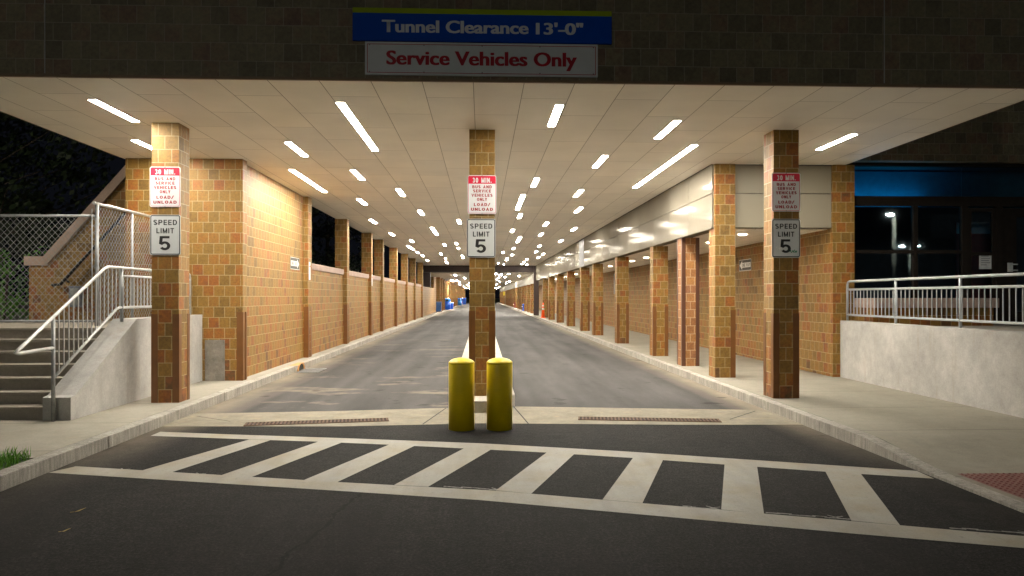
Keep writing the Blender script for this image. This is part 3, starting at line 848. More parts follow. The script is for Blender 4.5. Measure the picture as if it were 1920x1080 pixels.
t = thing('stair_railing', 'galvanised pipe railing with balusters on the sloping stair wall', 'railing', (-5.6, 11, 1.42))
X = -5.6
b = MB(); b.tube([(X, 9.92, 1.10), (X, 9.20, 1.08), (X, 9.13, 1.09), (X, 9.20, 1.13), (X, 11.24, 2.185), (X, 11.34, 2.215), (X, 14.34, 2.215), (X, 14.43, 2.19), (X, 14.46, 2.12), (X, 14.46, 1.42)], .023, 10); b.build('top_rail', M['galv'], t)
b = MB(); b.tube([(X, 11.76, 2.09), (X, 14.46, 2.09)], .02, 8); b.build('middle_rail', M['galv'], t)
b = MB(); b.tube([(X, 9.92, .70), (X, 11.58, 1.57), (X, 11.68, 1.60), (X, 14.46, 1.60)], .021, 8); b.build('bottom_rail', M['galv'], t)
for yv, z0, z1 in ((9.92, S, 1.49), (11.76, 1.38, 2.2), (13.1, 1.42, 2.2)):
    b = MB(); b.tube([(X, yv, z0), (X, yv, z1)], .025, 10); b.build('post', M['galv_dull'], t)
yv = 10.05
def ztop(y): return 2.215 if y > 11.3 else 1.13 + (y - 9.2) * .5172
def zbot(y): return 1.60 if y > 11.64 else .70 + (y - 9.92) * .525
while yv < 14.4:
    if abs(yv - 11.76) > .04:
        b = MB(); b.tube([(X, yv, zbot(yv)), (X, yv, 2.09 if yv > 11.76 else ztop(yv))], .009, 6, cap=False); b.build('baluster', M['galv'], t)
    yv += .118

# chain link fences
def chain(mb, o, ux, W, H, pitch=.088, r=.0032):
    """diamond wires filling a W x H rectangle from corner o along unit vector ux"""
    ux = Vector(ux); uz = Vector((0, 0, 1)); o = Vector(o)
    nrm = ux.cross(uz)
    for sgn in (1, -1):
        kx = -H
        while kx < W + H:
            a0, a1 = (kx, kx + H * .92) if sgn > 0 else (kx + H * .92, kx)
            # straight strand from (a0, 0) to (a1, H), clipped to the panel
            t0, t1 = 0.0, 1.0
            d = a1 - a0
            for lim, s_ in ((0.0, 1), (W, -1)):
                tt = (lim - a0) / d
                if (d > 0) == (s_ > 0): t0 = max(t0, tt)
                else: t1 = min(t1, tt)
            if t1 - t0 > .02:
                p0 = o + ux * (a0 + d * t0) + uz * H * t0 + nrm * .003 * sgn
                p1 = o + ux * (a0 + d * t1) + uz * H * t1 + nrm * .003 * sgn
                mb.tube([p0, p1], r, 4, cap=False)
            kx += pitch
t = thing('chain_fence', 'chain link fence facing the road at the top of the left steps', 'fence', (-8.5, 12.4, 1.29))
b = MB(); chain(b, (-12.5, 12.4, 1.33), (1, 0, 0), 6.2, 1.75, .102, .0034); b.build('chain_mesh', M['wire'], t)
b = MB(); b.tube([(-12.5, 12.4, 3.09), (-6.3, 12.4, 3.09)], .022, 8); b.build('top_rail', M['galv_dull'], t)
b = MB(); b.tube([(-12.5, 12.4, 1.37), (-6.3, 12.4, 1.37)], .02, 8); b.build('bottom_rail', M['galv_dull'], t)
for xv in (-9.6, -12.4):
    b = MB(); b.tube([(xv, 12.43, 1.29), (xv, 12.43, 3.12)], .026, 8); b.build('post', M['galv_dull'], t)
t = thing('tall_fence', 'taller chain link fence panel running back to the brick wall', 'fence', (-6.3, 13.4, 1.29))
b = MB(); chain(b, (-6.3, 12.4, 1.36), (0, 1, 0), 2.16, 1.88, .095, .0034); b.build('chain_mesh', M['wire'], t)
b = MB(); b.tube([(-6.3, 12.3, 3.29), (-6.3, 14.57, 3.29)], .026, 10); b.build('top_rail', M['galv'], t)
for yv in (12.4, 13.62, 14.50):
    b = MB(); b.tube([(-6.3, yv, 1.29), (-6.3, yv, 3.27)], .03 if yv < 13 else .022, 10); b.build('post', M['galv_dull'], t)
b = MB(); b.tube([(-6.36, 12.36, 1.3), (-6.36, 12.36, 3.2)], .012, 6); b.build('tension_bar', M['galv_dull'], t)

# far stair with brick wall, stone coping, dark handrail
b = MB(); b.box(-60, WL - .32, 14.96, 205, -.05, 1.02); b.box(-60, -10.5, 9.9, 14.96, -.05, 1.02)
struct(b, 'lawn', M['soil'])
b = MB(); b.box(-10.5, -6.0, 14.96, 17.95, .9, 1.2)
struct(b, 'upper_path', M['conc_step'])
t = thing('far_stair_wall', 'brick stair wall with sloping pale stone coping behind the fence', 'wall', (-9, 18, 1.0))
def slopez(x): return 2.52 if x < -10.3 else 2.52 + (x + 10.3) * 1.13
b = MB(); b.prism([(-10.72, 18, 1.0), (-10.72, 18, 2.5), (-10.3, 18, 2.5), (-5.4, 18, slopez(-5.4)), (-5.4, 18, 1.0)], (0, .4, 0)); b.build('masonry', M['brick'], t)
b = MB(); b.prism([(-10.8, 17.93, 2.505), (-10.8, 17.93, 2.72), (-10.36, 17.93, 2.72), (-5.4, 17.93, slopez(-5.4) + .30), (-5.4, 17.93, slopez(-5.4) + .01), (-10.3, 17.93, 2.505)], (0, .55, 0)); b.build('coping', M['stone'], t)
b = MB(); b.tube([(-10.1, 17.95, 2.02), (-10.08, 17.84, 2.04), (-9.9, 17.84, 2.06), (-6.2, 17.84, 2.06 + 3.7 * 1.13)], .035, 8)
for xv in (-9.8, -8.6, -7.4): b.tube([(xv, 17.84, 2.06 + (xv + 9.9) * 1.13), (xv, 17.99, 2.0 + (xv + 9.9) * 1.13)], .02, 6)
b.build('handrail', M['handrail_dark'], t)
bx = thing('utility_box', 'small grey utility box fixed to the brick stair wall', 'utility box', (-9.6, 17.93, 1.8))
b = MB(); b.box(-9.74, -9.47, 17.88, 17.998, 1.52, 2.02, .01); b.build('case', M['box_grey'], bx)
b = MB(); b.box(-9.70, -9.51, 17.872, 17.8798, 1.80, 1.96, .003); b.box(-9.70, -9.51, 17.872, 17.8798, 1.58, 1.74, .003); b.build('cover', M['galv_dull'], bx)

# lamp added out of view at left; the lit hedge and stair wall imply it
pl = thing('path_lamp', 'unseen globe path lamp on a dark pole beside the hedge, left of the fence', 'path lamp', (-14.6, 14.6, 1.0))
b = MB(); b.tube([(-14.6, 14.6, 1.0), (-14.6, 14.6, 4.3)], .03, 6); b.build('pole', M['frame'], pl)
b = MB(); b.lathe([(.02, 4.3), (.07, 4.33), (.09, 4.39), (.07, 4.45), (.02, 4.48)], -14.6, 14.6, 12); b.build('globe', M['path_lamp'], pl)

# greenery
def leaves(mb, cx, cy, cz, rx, ry, rz, n, size):
    for i in range(n):
        while True:
            p = Vector((random.uniform(-1, 1), random.uniform(-1, 1), random.uniform(-1, 1)))
            if .25 < p.length < 1: break
        c = Vector((cx + p.x * rx, cy + p.y * ry, cz + p.z * rz))
        a = Vector((random.gauss(0, 1), random.gauss(0, 1), random.gauss(0, 1))).normalized()
        u = a.orthogonal().normalized(); v = a.cross(u)
        s_ = size * random.uniform(.6, 1.3)
        mb.face([c - u * s_, c + v * s_ * .5, c + u * s_, c - v * s_ * .5])
def tree(x, y, h, r, label, seed):
    random.seed(seed)
    t = thing('tree', label, 'tree', (x, y, 1.0), 'dark trees left of the tunnel')
    b = MB()
    b.lathe([(.22, 1.0), (.16, 1.0 + h * .3), (.10, 1 + h * .6), (.03, 1 + h * .9)], x, y, 8)
    b2 = MB()
    for i in range(26):
        a = random.uniform(0, 6.28); q = random.uniform(.2, 1) * r; z = 1 + h * random.uniform(.3, .98)
        q *= 1.1 - abs((z - 1) / h - .55)
        cx, cy = x + math.cos(a) * q, y + math.sin(a) * q
        b.tube([(x, y, z - .5 * q), (cx, cy, z)], .02, 5)
        leaves(b2, cx, cy, z, r * .32, r * .32, r * .25, 130, .13)
    b.build('trunk', M['bark'], t); b2.build('crown', M['leaf_dark'], t)
tree(-15.5, 24, 7.5, 3.2, 'dark leafy tree standing nearest the far brick stair', 3)
tree(-20, 31, 9, 3.8, 'tallest dark tree at the far left beyond the fence', 4)
tree(-10.2, 33, 7.5, 2.9, 'dark tree seen through the first openings of the left wall', 5)
tree(-9.5, 46, 7.5, 2.9, 'dark tree seen through the farther openings of the left wall', 6)
random.seed(21)
t = thing('hedge', 'clipped green hedge behind the chain link fence, left of the stair wall', 'hedge', (-13.5, 18.3, 1.0))
b = MB()
for i in range(60):
    leaves(b, random.uniform(-14.5, -11.0), random.uniform(17.7, 19.5), random.uniform(1.45, 2.75), .55, .5, .42, 95, .06)
b.build('foliage', M['hedge'], t)
for xv in (-14.2, -13.3, -12.4, -11.5):
    b = MB(); b.tube([(xv, 18.3, 1.0), (xv + .1, 18.3, 2.3)], .03, 6); b.build('stem', M['bark'], t)

# ------------------------------------------------------------------ lettering
def text_mesh(bm, body, cx, cy, width, height, weight=.02, bold=0.0):
    cu = bpy.data.curves.new('txt', 'FONT'); cu.body = body; cu.size = 1.0; cu.offset = weight; cu.resolution_u = 4
    cu.fill_mode = 'FRONT'
    o = bpy.data.objects.new('txt', cu); col.objects.link(o)
    dg = bpy.context.evaluated_depsgraph_get()
    me = bpy.data.meshes.new_from_object(o.evaluated_get(dg))
    bpy.data.objects.remove(o); bpy.data.curves.remove(cu)
    xs = [v.co.x for v in me.vertices]; ysv = [v.co.y for v in me.vertices]
    x0, x1, y0, y1 = min(xs), max(xs), min(ysv), max(ysv)
    # height = cap height: measured from the baseline
    capb, capt = 0.0, max(ysv)
    sx = width / (x1 - x0); sy = height / (capt - capb)
    base = [(v.co.x, v.co.y) for v in me.vertices]
    shifts = (0.0,) if not bold else (-bold, 0.0, bold)
    for n_, dx in enumerate(shifts):
        for v, (bx_, by_) in zip(me.vertices, base):
            v.co.x = cx + (bx_ - (x0 + x1) / 2) * (sx * (1 - 2 * bold / width)) + dx
            v.co.y = cy + (by_ - (capb + capt) / 2) * sy
            v.co.z = n_ * .0004
        bm.from_mesh(me)
    bpy.data.meshes.remove(me)

def arc(cx, cy, rx, ry, a0, a1, n=10):
    return [(cx + rx * math.cos(R(a0 + (a1 - a0) * i / n)), cy + ry * math.sin(R(a0 + (a1 - a0) * i / n))) for i in range(n + 1)]
def glyph(ch, h):
    """centre lines of one sans capital, cap height 1, stroke half width h"""
    t, m, l = 1 - h, .5, h
    x = h; X_ = .62 - h
    g = {'I': ([[(x, 0), (x, 1)]], 2 * h), 'L': ([[(x, 1), (x, l), (.52, l)]], .52), 'T': ([[(0, t), (.6, t)], [(.3, t), (.3, 0)]], .6),
         'E': ([[(.54, t), (x, t), (x, l), (.54, l)], [(x, m), (.50, m)]], .54), 'H': ([[(x, 0), (x, 1)], [(X_, 0), (X_, 1)], [(x, m), (X_, m)]], .62),
         'P': ([[(x, 0), (x, t), (.36, t)] + arc(.36, (t + .46) / 2, .26 - h, (t - .46) / 2, 90, -90)[1:] + [(x, .46)]], .62),
         'R': ([[(x, 0), (x, t), (.36, t)] + arc(.36, (t + .48) / 2, .26 - h, (t - .48) / 2, 90, -90)[1:] + [(x, .48)], [(.34, .48), (.58, 0)]], .64),
         'B': ([[(.34, .53), (.34, .53)] and [(x, l), (x, t), (.34, t)] + arc(.34, (t + .53) / 2, .25 - h, (t - .53) / 2, 90, -90)[1:] + [(x, .53)], [(x, .53), (.36, .53)] + arc(.36, (.53 + l) / 2, .27 - h, (.53 - l) / 2, 90, -90)[1:] + [(x, l)]], .63),
         'D': ([[(.30, l), (x, l), (x, t), (.30, t)] + arc(.30, .5, .34 - h, .5 - h, 90, -90)[1:]], .64),
         'U': ([[(x, 1), (x, .32)] + arc(.31, .32, .31 - h, .32 - h, 180, 360)[1:] + [(X_, 1)]], .62),
         'C': ([arc(.33, .5, .33 - h, .5 - h, 48, 312, 18)], .62), 'O': ([arc(.34, .5, .34 - h, .5 - h, 90, 450, 24)], .68), '0': ([arc(.29, .5, .29 - h, .5 - h, 90, 450, 24)], .58),
         'S': ([arc(.30, .735, .30 - h, .265 - h, 25, 270, 12) + arc(.30, .265 + .0, .30 - h, .265 - h + .0, 90, -155, 12)], .60),
         'N': ([[(x, 0), (x, 1)], [(x, t), (X_, l)], [(X_, 0), (X_, 1)]], .62), 'M': ([[(x, 0), (x, 1)], [(x, t), (.38, .12), (.76 - h, t)], [(.76 - h, 0), (.76 - h, 1)]], .76),
         'V': ([[(x, 1), (.33, .06), (.66 - h, 1)]], .66), 'A': ([[(x, 0), (.34, .94), (.68 - h, 0)], [(.16, .30), (.52, .30)]], .68),
         'Y': ([[(x, 1), (.32, .45), (.64 - h, 1)], [(.32, .45), (.32, 0)]], .64), 'W': ([[(x, 1), (.24, .06), (.42, .9), (.60, .06), (.84 - h, 1)]], .84),
         '/': ([[(.04, -.05), (.46, 1.05)]], .5), '.': ([[(h, 0), (h, 2 * h)]], 2 * h),
         '3': ([arc(.27, .745, .26 - h, .255 - h, 155, -90, 12), arc(.27, .27, .29 - h, .27 + .0 - h, 90, -155, 12)], .56),
         '5': ([[(.52, t), (.10, t), (.07, .50)] + arc(.28, .315, .28 - h, .315 - h, 140, -150, 14)], .56), ' ': ([], .34)}
    return g[ch]
def ribbon(bm, pts, h, f, z):
    """mitred ribbon of half width h; f maps glyph space to sign space"""
    n = len(pts); L_, R_ = [], []
    closed = n > 3 and math.dist(pts[0], pts[-1]) < 1e-6
    P = [Vector((p[0], p[1])) for p in pts]
    for i in range(n):
        a = (P[i] - P[i - 1]) if i > 0 else ((P[0] - P[-2]) if closed else P[1] - P[0])
        c = (P[i + 1] - P[i]) if i < n - 1 else ((P[1] - P[0]) if closed else P[-1] - P[-2])
        if a.length < 1e-7: a = c
        if c.length < 1e-7: c = a
        a, c = a.normalized(), c.normalized()
        t_ = (a + c); t_ = t_.normalized() if t_.length > 1e-4 else a
        nn = Vector((-t_.y, t_.x)); k_ = 1 / max(.38, nn.dot(Vector((-a.y, a.x))))
        L_.append(f(P[i] + nn * h * k_)); R_.append(f(P[i] - nn * h * k_))
    vl = [bm.verts.new((*p, z)) for p in L_]; vr = [bm.verts.new((*p, z)) for p in R_]
    for i in range(n - 1):
        bm.faces.new((vr[i], vr[i + 1], vl[i + 1], vl[i]))
def caps(bm, body, cx, cy, width, height, h=.085, gap=.17):
    gl = [glyph(c, h) for c in body]
    tot = sum(g[1] for g in gl) + gap * (len(gl) - 1)
    sx, sy = width / tot, height
    x = 0.0
    for strokes, wd in gl:
        for n_, st in enumerate(strokes):
            ribbon(bm, st, h, lambda p, x=x: (cx + (x + p.x - tot / 2) * sx, cy + (p.y - .5) * sy), n_ * .0003)
        x += wd + gap

def rrect(w, h, r, n=5):
    pts = []
    for cx, cy, a0 in ((w / 2 - r, h / 2 - r, 0), (-w / 2 + r, h / 2 - r, 90), (-w / 2 + r, -h / 2 + r, 180), (w / 2 - r, -h / 2 + r, 270)):
        for i in range(n + 1):
            a = R(a0 + 90 * i / n); pts.append((cx + r * math.cos(a), cy + r * math.sin(a)))
    return pts

def plate(bm, w, h, r, th):
    ps = rrect(w, h, r)
    f = bm.faces.new([bm.verts.new((x, y, 0)) for x, y in ps])
    rr = bmesh.ops.extrude_face_region(bm, geom=[f])
    bmesh.ops.translate(bm, verts=[g for g in rr['geom'] if isinstance(g, bmesh.types.BMVert)], vec=(0, 0, -th))
def ring(bm, w, h, r, t_, z):
    o_ = [bm.verts.new((x, y, z)) for x, y in rrect(w, h, r)]
    i_ = [bm.verts.new((x, y, z)) for x, y in rrect(w - 2 * t_, h - 2 * t_, max(r - t_, .002))]
    n = len(o_)
    for k_ in range(n): bm.faces.new((o_[k_], o_[(k_ + 1) % n], i_[(k_ + 1) % n], i_[k_]))
def rect(bm, x0, x1, y0, y1, z):
    bm.faces.new([bm.verts.new(p) for p in ((x0, y0, z), (x1, y0, z), (x1, y1, z), (x0, y1, z))])
FRONT = Matrix(((1, 0, 0), (0, 0, -1), (0, 1, 0)))      # sign plane x,y -> world x,z, facing -y
SIDE_L = Matrix(((0, 0, 1), (1, 0, 0), (0, 1, 0)))      # on the left wall, facing +x, x -> +y
SIDE_R = Matrix(((0, 0, -1), (-1, 0, 0), (0, 1, 0)))    # on the right wall, facing -x, x -> -y
def sign_part(name, bm, mat, parent, rot, z=0.0):
    for v in bm.verts: v.co.z += z
    bm.transform(rot.to_4x4())
    bmesh.ops.recalc_face_normals(bm, faces=bm.faces) if name == 'panel' else None
    me = bpy.data.meshes.new(name); bm.to_mesh(me); bm.free(); me.materials.append(mat)
    return link(bpy.data.objects.new(name, me), parent)

GP = 'red and white loading signs on the front columns'
GS = 'speed limit signs on the front columns'
def loading_sign(loc, label):
    t = thing('loading_sign', label, 'sign', loc, GP)
    W, H = .462, .618
    b = bmesh.new(); plate(b, W, H, .03, .004); sign_part('panel', b, M['white'], t, FRONT)
    b = bmesh.new(); ring(b, W - .022, H - .022, .024, .006, 0); rect(b, -W / 2 + .017, W / 2 - .017, H / 2 - .136, H / 2 - .017, .0004); sign_part('red_border', b, M['red'], t, FRONT, .0012)
    k_ = W / 303.
    def Yc(py): return H / 2 - (py - 117) * H / 393
    b = bmesh.new(); caps(b, '30 MIN.', 0, Yc(168), 200 * k_, 52 * k_, .105); sign_part('heading', b, M['white'], t, FRONT, .0028)
    for s_, py, wd in (('BUS AND', 235, 204), ('SERVICE', 277, 187), ('VEHICLES', 320, 221), ('ONLY', 362, 106), ('LOAD/', 415, 170), ('UNLOAD', 463, 230)):
        b = bmesh.new(); caps(b, s_, 0, Yc(py), wd * k_, 31 * k_, .10); sign_part('lettering', b, M['red_dk'], t, FRONT, .0022)
    for yy in (H / 2 - .008, -H / 2 + .012):
        b = bmesh.new(); rect(b, -.006, .006, yy - .006, yy + .006, 0); sign_part('bolt', b, M['screw'], t, FRONT, .0035)
    return t
def speed_sign(loc, label):
    t = thing('speed_sign', label, 'sign', loc, GS)
    W, H = .462, .618
    b = bmesh.new(); plate(b, W, H, .03, .004); sign_part('panel', b, M['white_sheet'], t, FRONT)
    b = bmesh.new(); ring(b, W - .016, H - .016, .028, .013, 0); sign_part('black_border', b, M['black'], t, FRONT, .0012)
    k_ = W / 288.
    def Yc(py): return H / 2 - (py - 573) * H / 394
    for s_, xx, py, wd, hh, wg in (('SPEED', 0, 648, 222, 50, .03), ('LIMIT', 0, 729, 165, 50, .03), ('5', -.006, 851, 104, 136, .03)):
        b = bmesh.new(); caps(b, s_, xx, Yc(py), wd * k_, hh * k_, .085 if s_ != '5' else .082); sign_part('lettering', b, M['black'], t, FRONT, .0022)
    return t
loading_sign((-4.857, 11.572, 3.452), 'red and white 30 MIN. loading sign on the left front column')
speed_sign((-4.855, 11.572, 2.715), 'speed limit 5 sign on the left front column')
loading_sign((-.002, 11.85, 3.398), 'red and white 30 MIN. loading sign on the island column')
speed_sign((-.015, 11.85, 2.703), 'speed limit 5 sign on the island column')
loading_sign((4.86, 11.672, 3.44), 'red and white 30 MIN. loading sign on the right front column')
s5 = speed_sign((4.858, 11.672, 2.703), 'speed limit 5 sign with green scribble on the right front column')
b = bmesh.new()
for i in range(14):
    x, y = .06 + i * .008, -.225 + random.uniform(-.01, .018); rect(b, x, x + .012, y, y + random.uniform(.01, .03), 0)
sign_part('green_scribble', b, M['rivet'], s5, FRONT, .003)
b = bmesh.new()
for i in range(7):
    x, y = -.16 + i * .012, -.17 + random.uniform(-.02, .02); rect(b, x, x + .008, y, y + random.uniform(.02, .045), 0)
sign_part('pale_scratch', b, M['scratch'], s5, FRONT, .003)

t = thing('clearance_sign', 'blue tunnel clearance sign with lime top band on the dark brick fascia', 'sign', (.011, CY0 - .03, 5.135))
W, H = 3.216, .405
b = bmesh.new(); plate(b, W, H, .004, .028); sign_part('panel', b, M['blue'], t, FRONT)
b = bmesh.new(); rect(b, -W / 2, W / 2, H / 2 - .064, H / 2, 0); sign_part('lime_band', b, M['lime'], t, FRONT, .0015)
b = bmesh.new(); text_mesh(b, 'Tunnel Clearance', -.341, -.018, 1.817, .152, .012, .007); sign_part('lettering', b, M['silver_letter'], t, FRONT, .002)
b = bmesh.new(); text_mesh(b, '13\'-0"', .954, -.022, .593, .148, .012, .007); sign_part('lettering', b, M['silver_letter'], t, FRONT, .002)
t = thing('service_sign', 'white service vehicles only sign with red letters on the dark brick fascia', 'sign', (0, CY0 - .03, 4.716))
W, H = 2.89, .408
b = bmesh.new(); plate(b, W, H, .006, .028); sign_part('panel', b, M['white_sheet'], t, FRONT)
b = bmesh.new(); ring(b, W - .05, H - .05, .004, .008, 0); sign_part('red_border', b, M['red_dk'], t, FRONT, .0012)
b = bmesh.new(); text_mesh(b, 'Service Vehicles Only', 0, .012, 2.37, .172, .012, .0075); sign_part('lettering', b, M['red_dk'], t, FRONT, .002)
b = bmesh.new()
for x in (-1.39, -.72, 0, .72, 1.39):
    for y in (-.165, .165): rect(b, x - .007, x + .007, y - .007, y + .007, 0)
sign_part('screws', b, M['screw'], t, FRONT, .003)

def one_way(loc, rot, right, label):
    t = thing('one_way_sign', label, 'sign', loc, 'one way signs')
    W, H = .914, .305
    b = bmesh.new(); plate(b, W, H, .02, .004); sign_part('panel', b, M['black'], t, rot)
    b = bmesh.new(); ring(b, W, H, .02, .012, .0012)
    sg = 1 if right else -1
    pts = [(-.41, -.065), (.22, -.065), (.22, -.125), (.42, 0), (.22, .125), (.22, .065), (-.41, .065)]
    if sg < 0: pts = [(-x, y) for x, y in pts][::-1]
    b.faces.new([b.verts.new((x, y, .0012)) for x, y in pts])
    sign_part('white_arrow', b, M['white'], t, rot)
    b = bmesh.new(); caps(b, 'ONE WAY', -.08 * sg, 0, .58, .09, .09); sign_part('lettering', b, M['black'], t, rot, .0024)
one_way((WL + .006, 19.1, 2.61), SIDE_L, True, 'black one way sign pointing right on the left brick wall')
one_way((BW - .006, 19.75, 2.62), SIDE_R, False, 'black one way sign pointing left on the walkway brick wall')

# ------------------------------------------------------------------ bollards, grates, drain, leaves
def bollard(x, y, label):
    t = thing('bollard', label, 'bollard', (x, y, 0), 'yellow bollards before the island column')
    r = .172
    b = MB(); b.lathe([(r, 0), (r, .885), (r - .003, .893)], x, y, 40); b.build('sleeve', M['yellow'], t)
    b = MB(); b.lathe([(r + .002, .875), (r + .002, .892), (r * .93, .908), (r * .8, .924), (r * .6, .938), (r * .35, .948), (.01, .952)], x, y, 40); b.build('dome_cap', M['yellow'], t)
    return t
bo = bollard(-.274, 9.93, 'yellow dome topped bollard left of the pair before the island')
bollard(.232, 9.93, 'yellow dome topped bollard right of the pair before the island')

def grate(x0, y0, x1, y1, label):
    a = Vector((x0, y0, 0)); d = Vector((x1 - x0, y1 - y0, 0)); L = d.length; d.normalize(); n = Vector((-d.y, d.x, 0)); ctr = a + d * L / 2
    t = thing('trench_grate', label, 'drain grate', ctr, 'trench grates in the gutter apron')
    m = Matrix.Translation(ctr) @ Matrix.Rotation(math.atan2(d.y, d.x), 4, 'Z')
    wv = .11
    b = MB(); b.box(-L / 2, L / 2, -wv, wv, .003, .0065, mat=m); b.build('slot_bed', M['hole'], t)
    b = MB(); b.box(-L / 2, L / 2, -wv - .015, -wv, .004, .014, mat=m); b.box(-L / 2, L / 2, wv, wv + .015, .004, .014, mat=m); b.box(-L / 2, L / 2, -.008, .008, .004, .013, mat=m)
    k_ = -L / 2
    while k_ < L / 2 - .02:
        b.box(k_, k_ + .024, -wv, -.008, .004, .0128, mat=m); b.box(k_, k_ + .024, .008, wv, .004, .0128, mat=m)
        k_ += .052
    b.build('iron_bars', M['rust'], t)
grate(-3.27, 10.36, -1.34, 10.68, 'rusty trench grate in the gutter left of the bollards')
grate(1.39, 10.68, 3.38, 10.40, 'rusty trench grate in the gutter right of the bollards')

t = thing('storm_drain', 'rust stained kerb inlet with iron grate at the left kerb', 'drain', (KL, 18.0, 0))
b = MB()
prof = [(-.27 * math.cos(a), .01 + .15 * math.sin(a)) for a in [math.pi * i / 12 for i in range(13)]]
b.prism([(KL + .008, 18.0 + y, z) for y, z in prof], (.004, 0, 0)); b.build('opening', M['hole'], t)
b = MB()
outer = [(-.36 * math.cos(a), .01 + .165 * math.sin(a)) for a in [math.pi * i / 12 for i in range(13)]]
for i in range(12):
    b.prism([(KL + .007, 18 + prof[i][0], prof[i][1]), (KL + .007, 18 + prof[i + 1][0], prof[i + 1][1]), (KL + .007, 18 + outer[i + 1][0], outer[i + 1][1]), (KL + .007, 18 + outer[i][0], outer[i][1])], (.02, 0, 0))
b.box(KL - .16, KL + .005, 17.6, 18.4, S + .006, S + .012); b.build('rusty_rim', M['rust_pale'], t)
b = MB(); b.box(KL + .06, KL + .56, 17.35, 18.35, .003, .0062); b.build('slot_bed', M['hole'], t)
b = MB()
for i in range(9): b.box(KL + .06, KL + .56, 17.36 + i * .115, 17.40 + i * .115, .0064, .014)
b.build('grate_bars', M['galv_dull'], t)

def leaf(x, y, a, s_, label):
    t = thing('fallen_leaf', label, 'leaf', (x, y, .003), 'fallen leaves on the asphalt')
    b = MB(); c, q = math.cos(a) * s_, math.sin(a) * s_
    P = lambda u, v, z: (x + c * u - q * v, y + q * u + c * v, z)
    b.face([P(-1, 0, .006), P(-.2, -.45, .012), P(0, 0, .02)]); b.face([P(-.2, -.45, .012), P(1, 0, .03), P(0, 0, .02)]); b.face([P(-1, 0, .006), P(0, 0, .02), P(-.2, .45, .012)]); b.face([P(0, 0, .02), P(1, 0, .03), P(-.2, .45, .012)])
    b.build('blade', M['leaf_brown'], t)
    b = MB(); b.tube([P(-1, 0, .008), P(-1.6, .1, .006)], .0015, 4); b.build('stalk', M['leaf_brown'], t)
leaf(-3.30, 6.23, .5, .045, 'small yellow leaf on the dark asphalt at lower left')
leaf(-3.12, 5.70, .2, .035, 'paler dry leaf on the asphalt nearest the camera')

# ------------------------------------------------------------------ second roof, far down the tunnel
Y2, C2 = 205., 3.85
t = thing('portal_frame', 'dark brown steel beam and posts where the two roofs meet', 'portal', (0, Y1, 0))
b = MB(); b.box(-5.3, 5.8, Y1, Y1 + .5, C2 + .02, CE + .4); b.build('beam', M['steel_brown'], t)
b = MB(); b.box(4.45, 4.9, Y1 - .15, Y1 - .01, S, CE - .01); b.box(4.56, 4.9, Y1 - .01, Y1 + .5, S, C2); b.build('post', M['steel_brown'], t)
b = MB(); b.box(-5.3, -4.45, Y1 + .05, Y1 + .5, 2.6, C2); b.build('post', M['steel_brown'], t)
t = thing('second_canopy', 'low second roof over the far part of the tunnel', 'canopy', (0, 0, 0))
b = MB(); b.box(-5.4, 4.75, Y1 + .5, Y2, C2, C2 + .06); b.build('soffit', M['ceil'], t)
b = MB()
yv = Y1 + .6
while yv < Y2 - 3:
    b.box(4.70, 4.72, yv + .005, yv + 2.4, 3.0, C2 - .01); yv += 2.42
b.build('metal_cladding', M['clad_far'], t)
b = MB(); b.box(4.722, 4.9, Y1 + .6, Y2, 2.99, C2); b.build('cladding_backing', M['reveal'], t)
b = MB(); b.box(-5.4, -5.15, 79, Y2, S, 3.85); b.build('back_wall', M['brick_far'], t)
b = MB(); b.box(-5.4, 7.2, Y2, Y2 + .2, 3.55, 4.2); b.build('end_lintel', M['steel_brown'], t)
b = MB(); b.box(-5.15, -5.0, 79, Y2, S, 2.35); b.build('low_wall', M['brick_far'], t)

GF = 'distant columns beyond the dark beam'
def far_col(x, y, label, proto=[None]):
    if proto[0] is None:
        t = thing('far_column', label, 'column', (x, y, S), GF)
        b = MB(); b.box(x - .2, x + .2, y - .2, y + .2, S, C2); b.build('shaft', M['brick_far'], t)
        b = MB(); angle(b, x - .2, y - .2, -1, -1, S, S + 1.36, .1); angle(b, x + .2, y - .2, 1, -1, S, S + 1.36, .1); b.build('corner_guards', M['guard'], t)
        proto[0] = t
    else: dup(proto[0], (x, y, S), label, GF)
for i in range(24):
    yv = 80 + i * 5.3
    far_col(-4.72, yv, '%s distant brick column on the left beyond the dark beam' % ordinal(i + 1))
for i in range(25):
    far_col(4.92, 67 + i * 5.45, '%s distant brick column on the right beyond the dark beam' % ordinal(i + 1))

random.seed(11)
fl = MB(); 
lp = None
laneX = [-3.9, -3.3, -2.6, -1.95, -1.3, -.7, .6, 1.25, 1.8, 2.45, 3.1, 3.75]
yv = 66.0
GFL = 'distant strip lights beyond the dark beam'
LF = 'tiny bright strip light in the distant ceiling beyond the dark beam'
while yv < 198:
    x = random.choice(laneX)
    L = random.choice((1.25, 1.25, 1.25, 3.3))
    key = 'p%.2f' % L
    if key not in protos:
        b = MB(); b.box(-.06, .06, 0, L, -.02, .01)
        o = b.build('far_ceiling_light', M['lamp_far']); tag(o, LF, 'ceiling light', GFL); protos[key] = o
    else:
        o = protos[key].copy(); link(o)
    o.location = (x, yv, C2)
    yv += random.uniform(1.1, 2.3) * (1 if yv < 110 else 1.4)

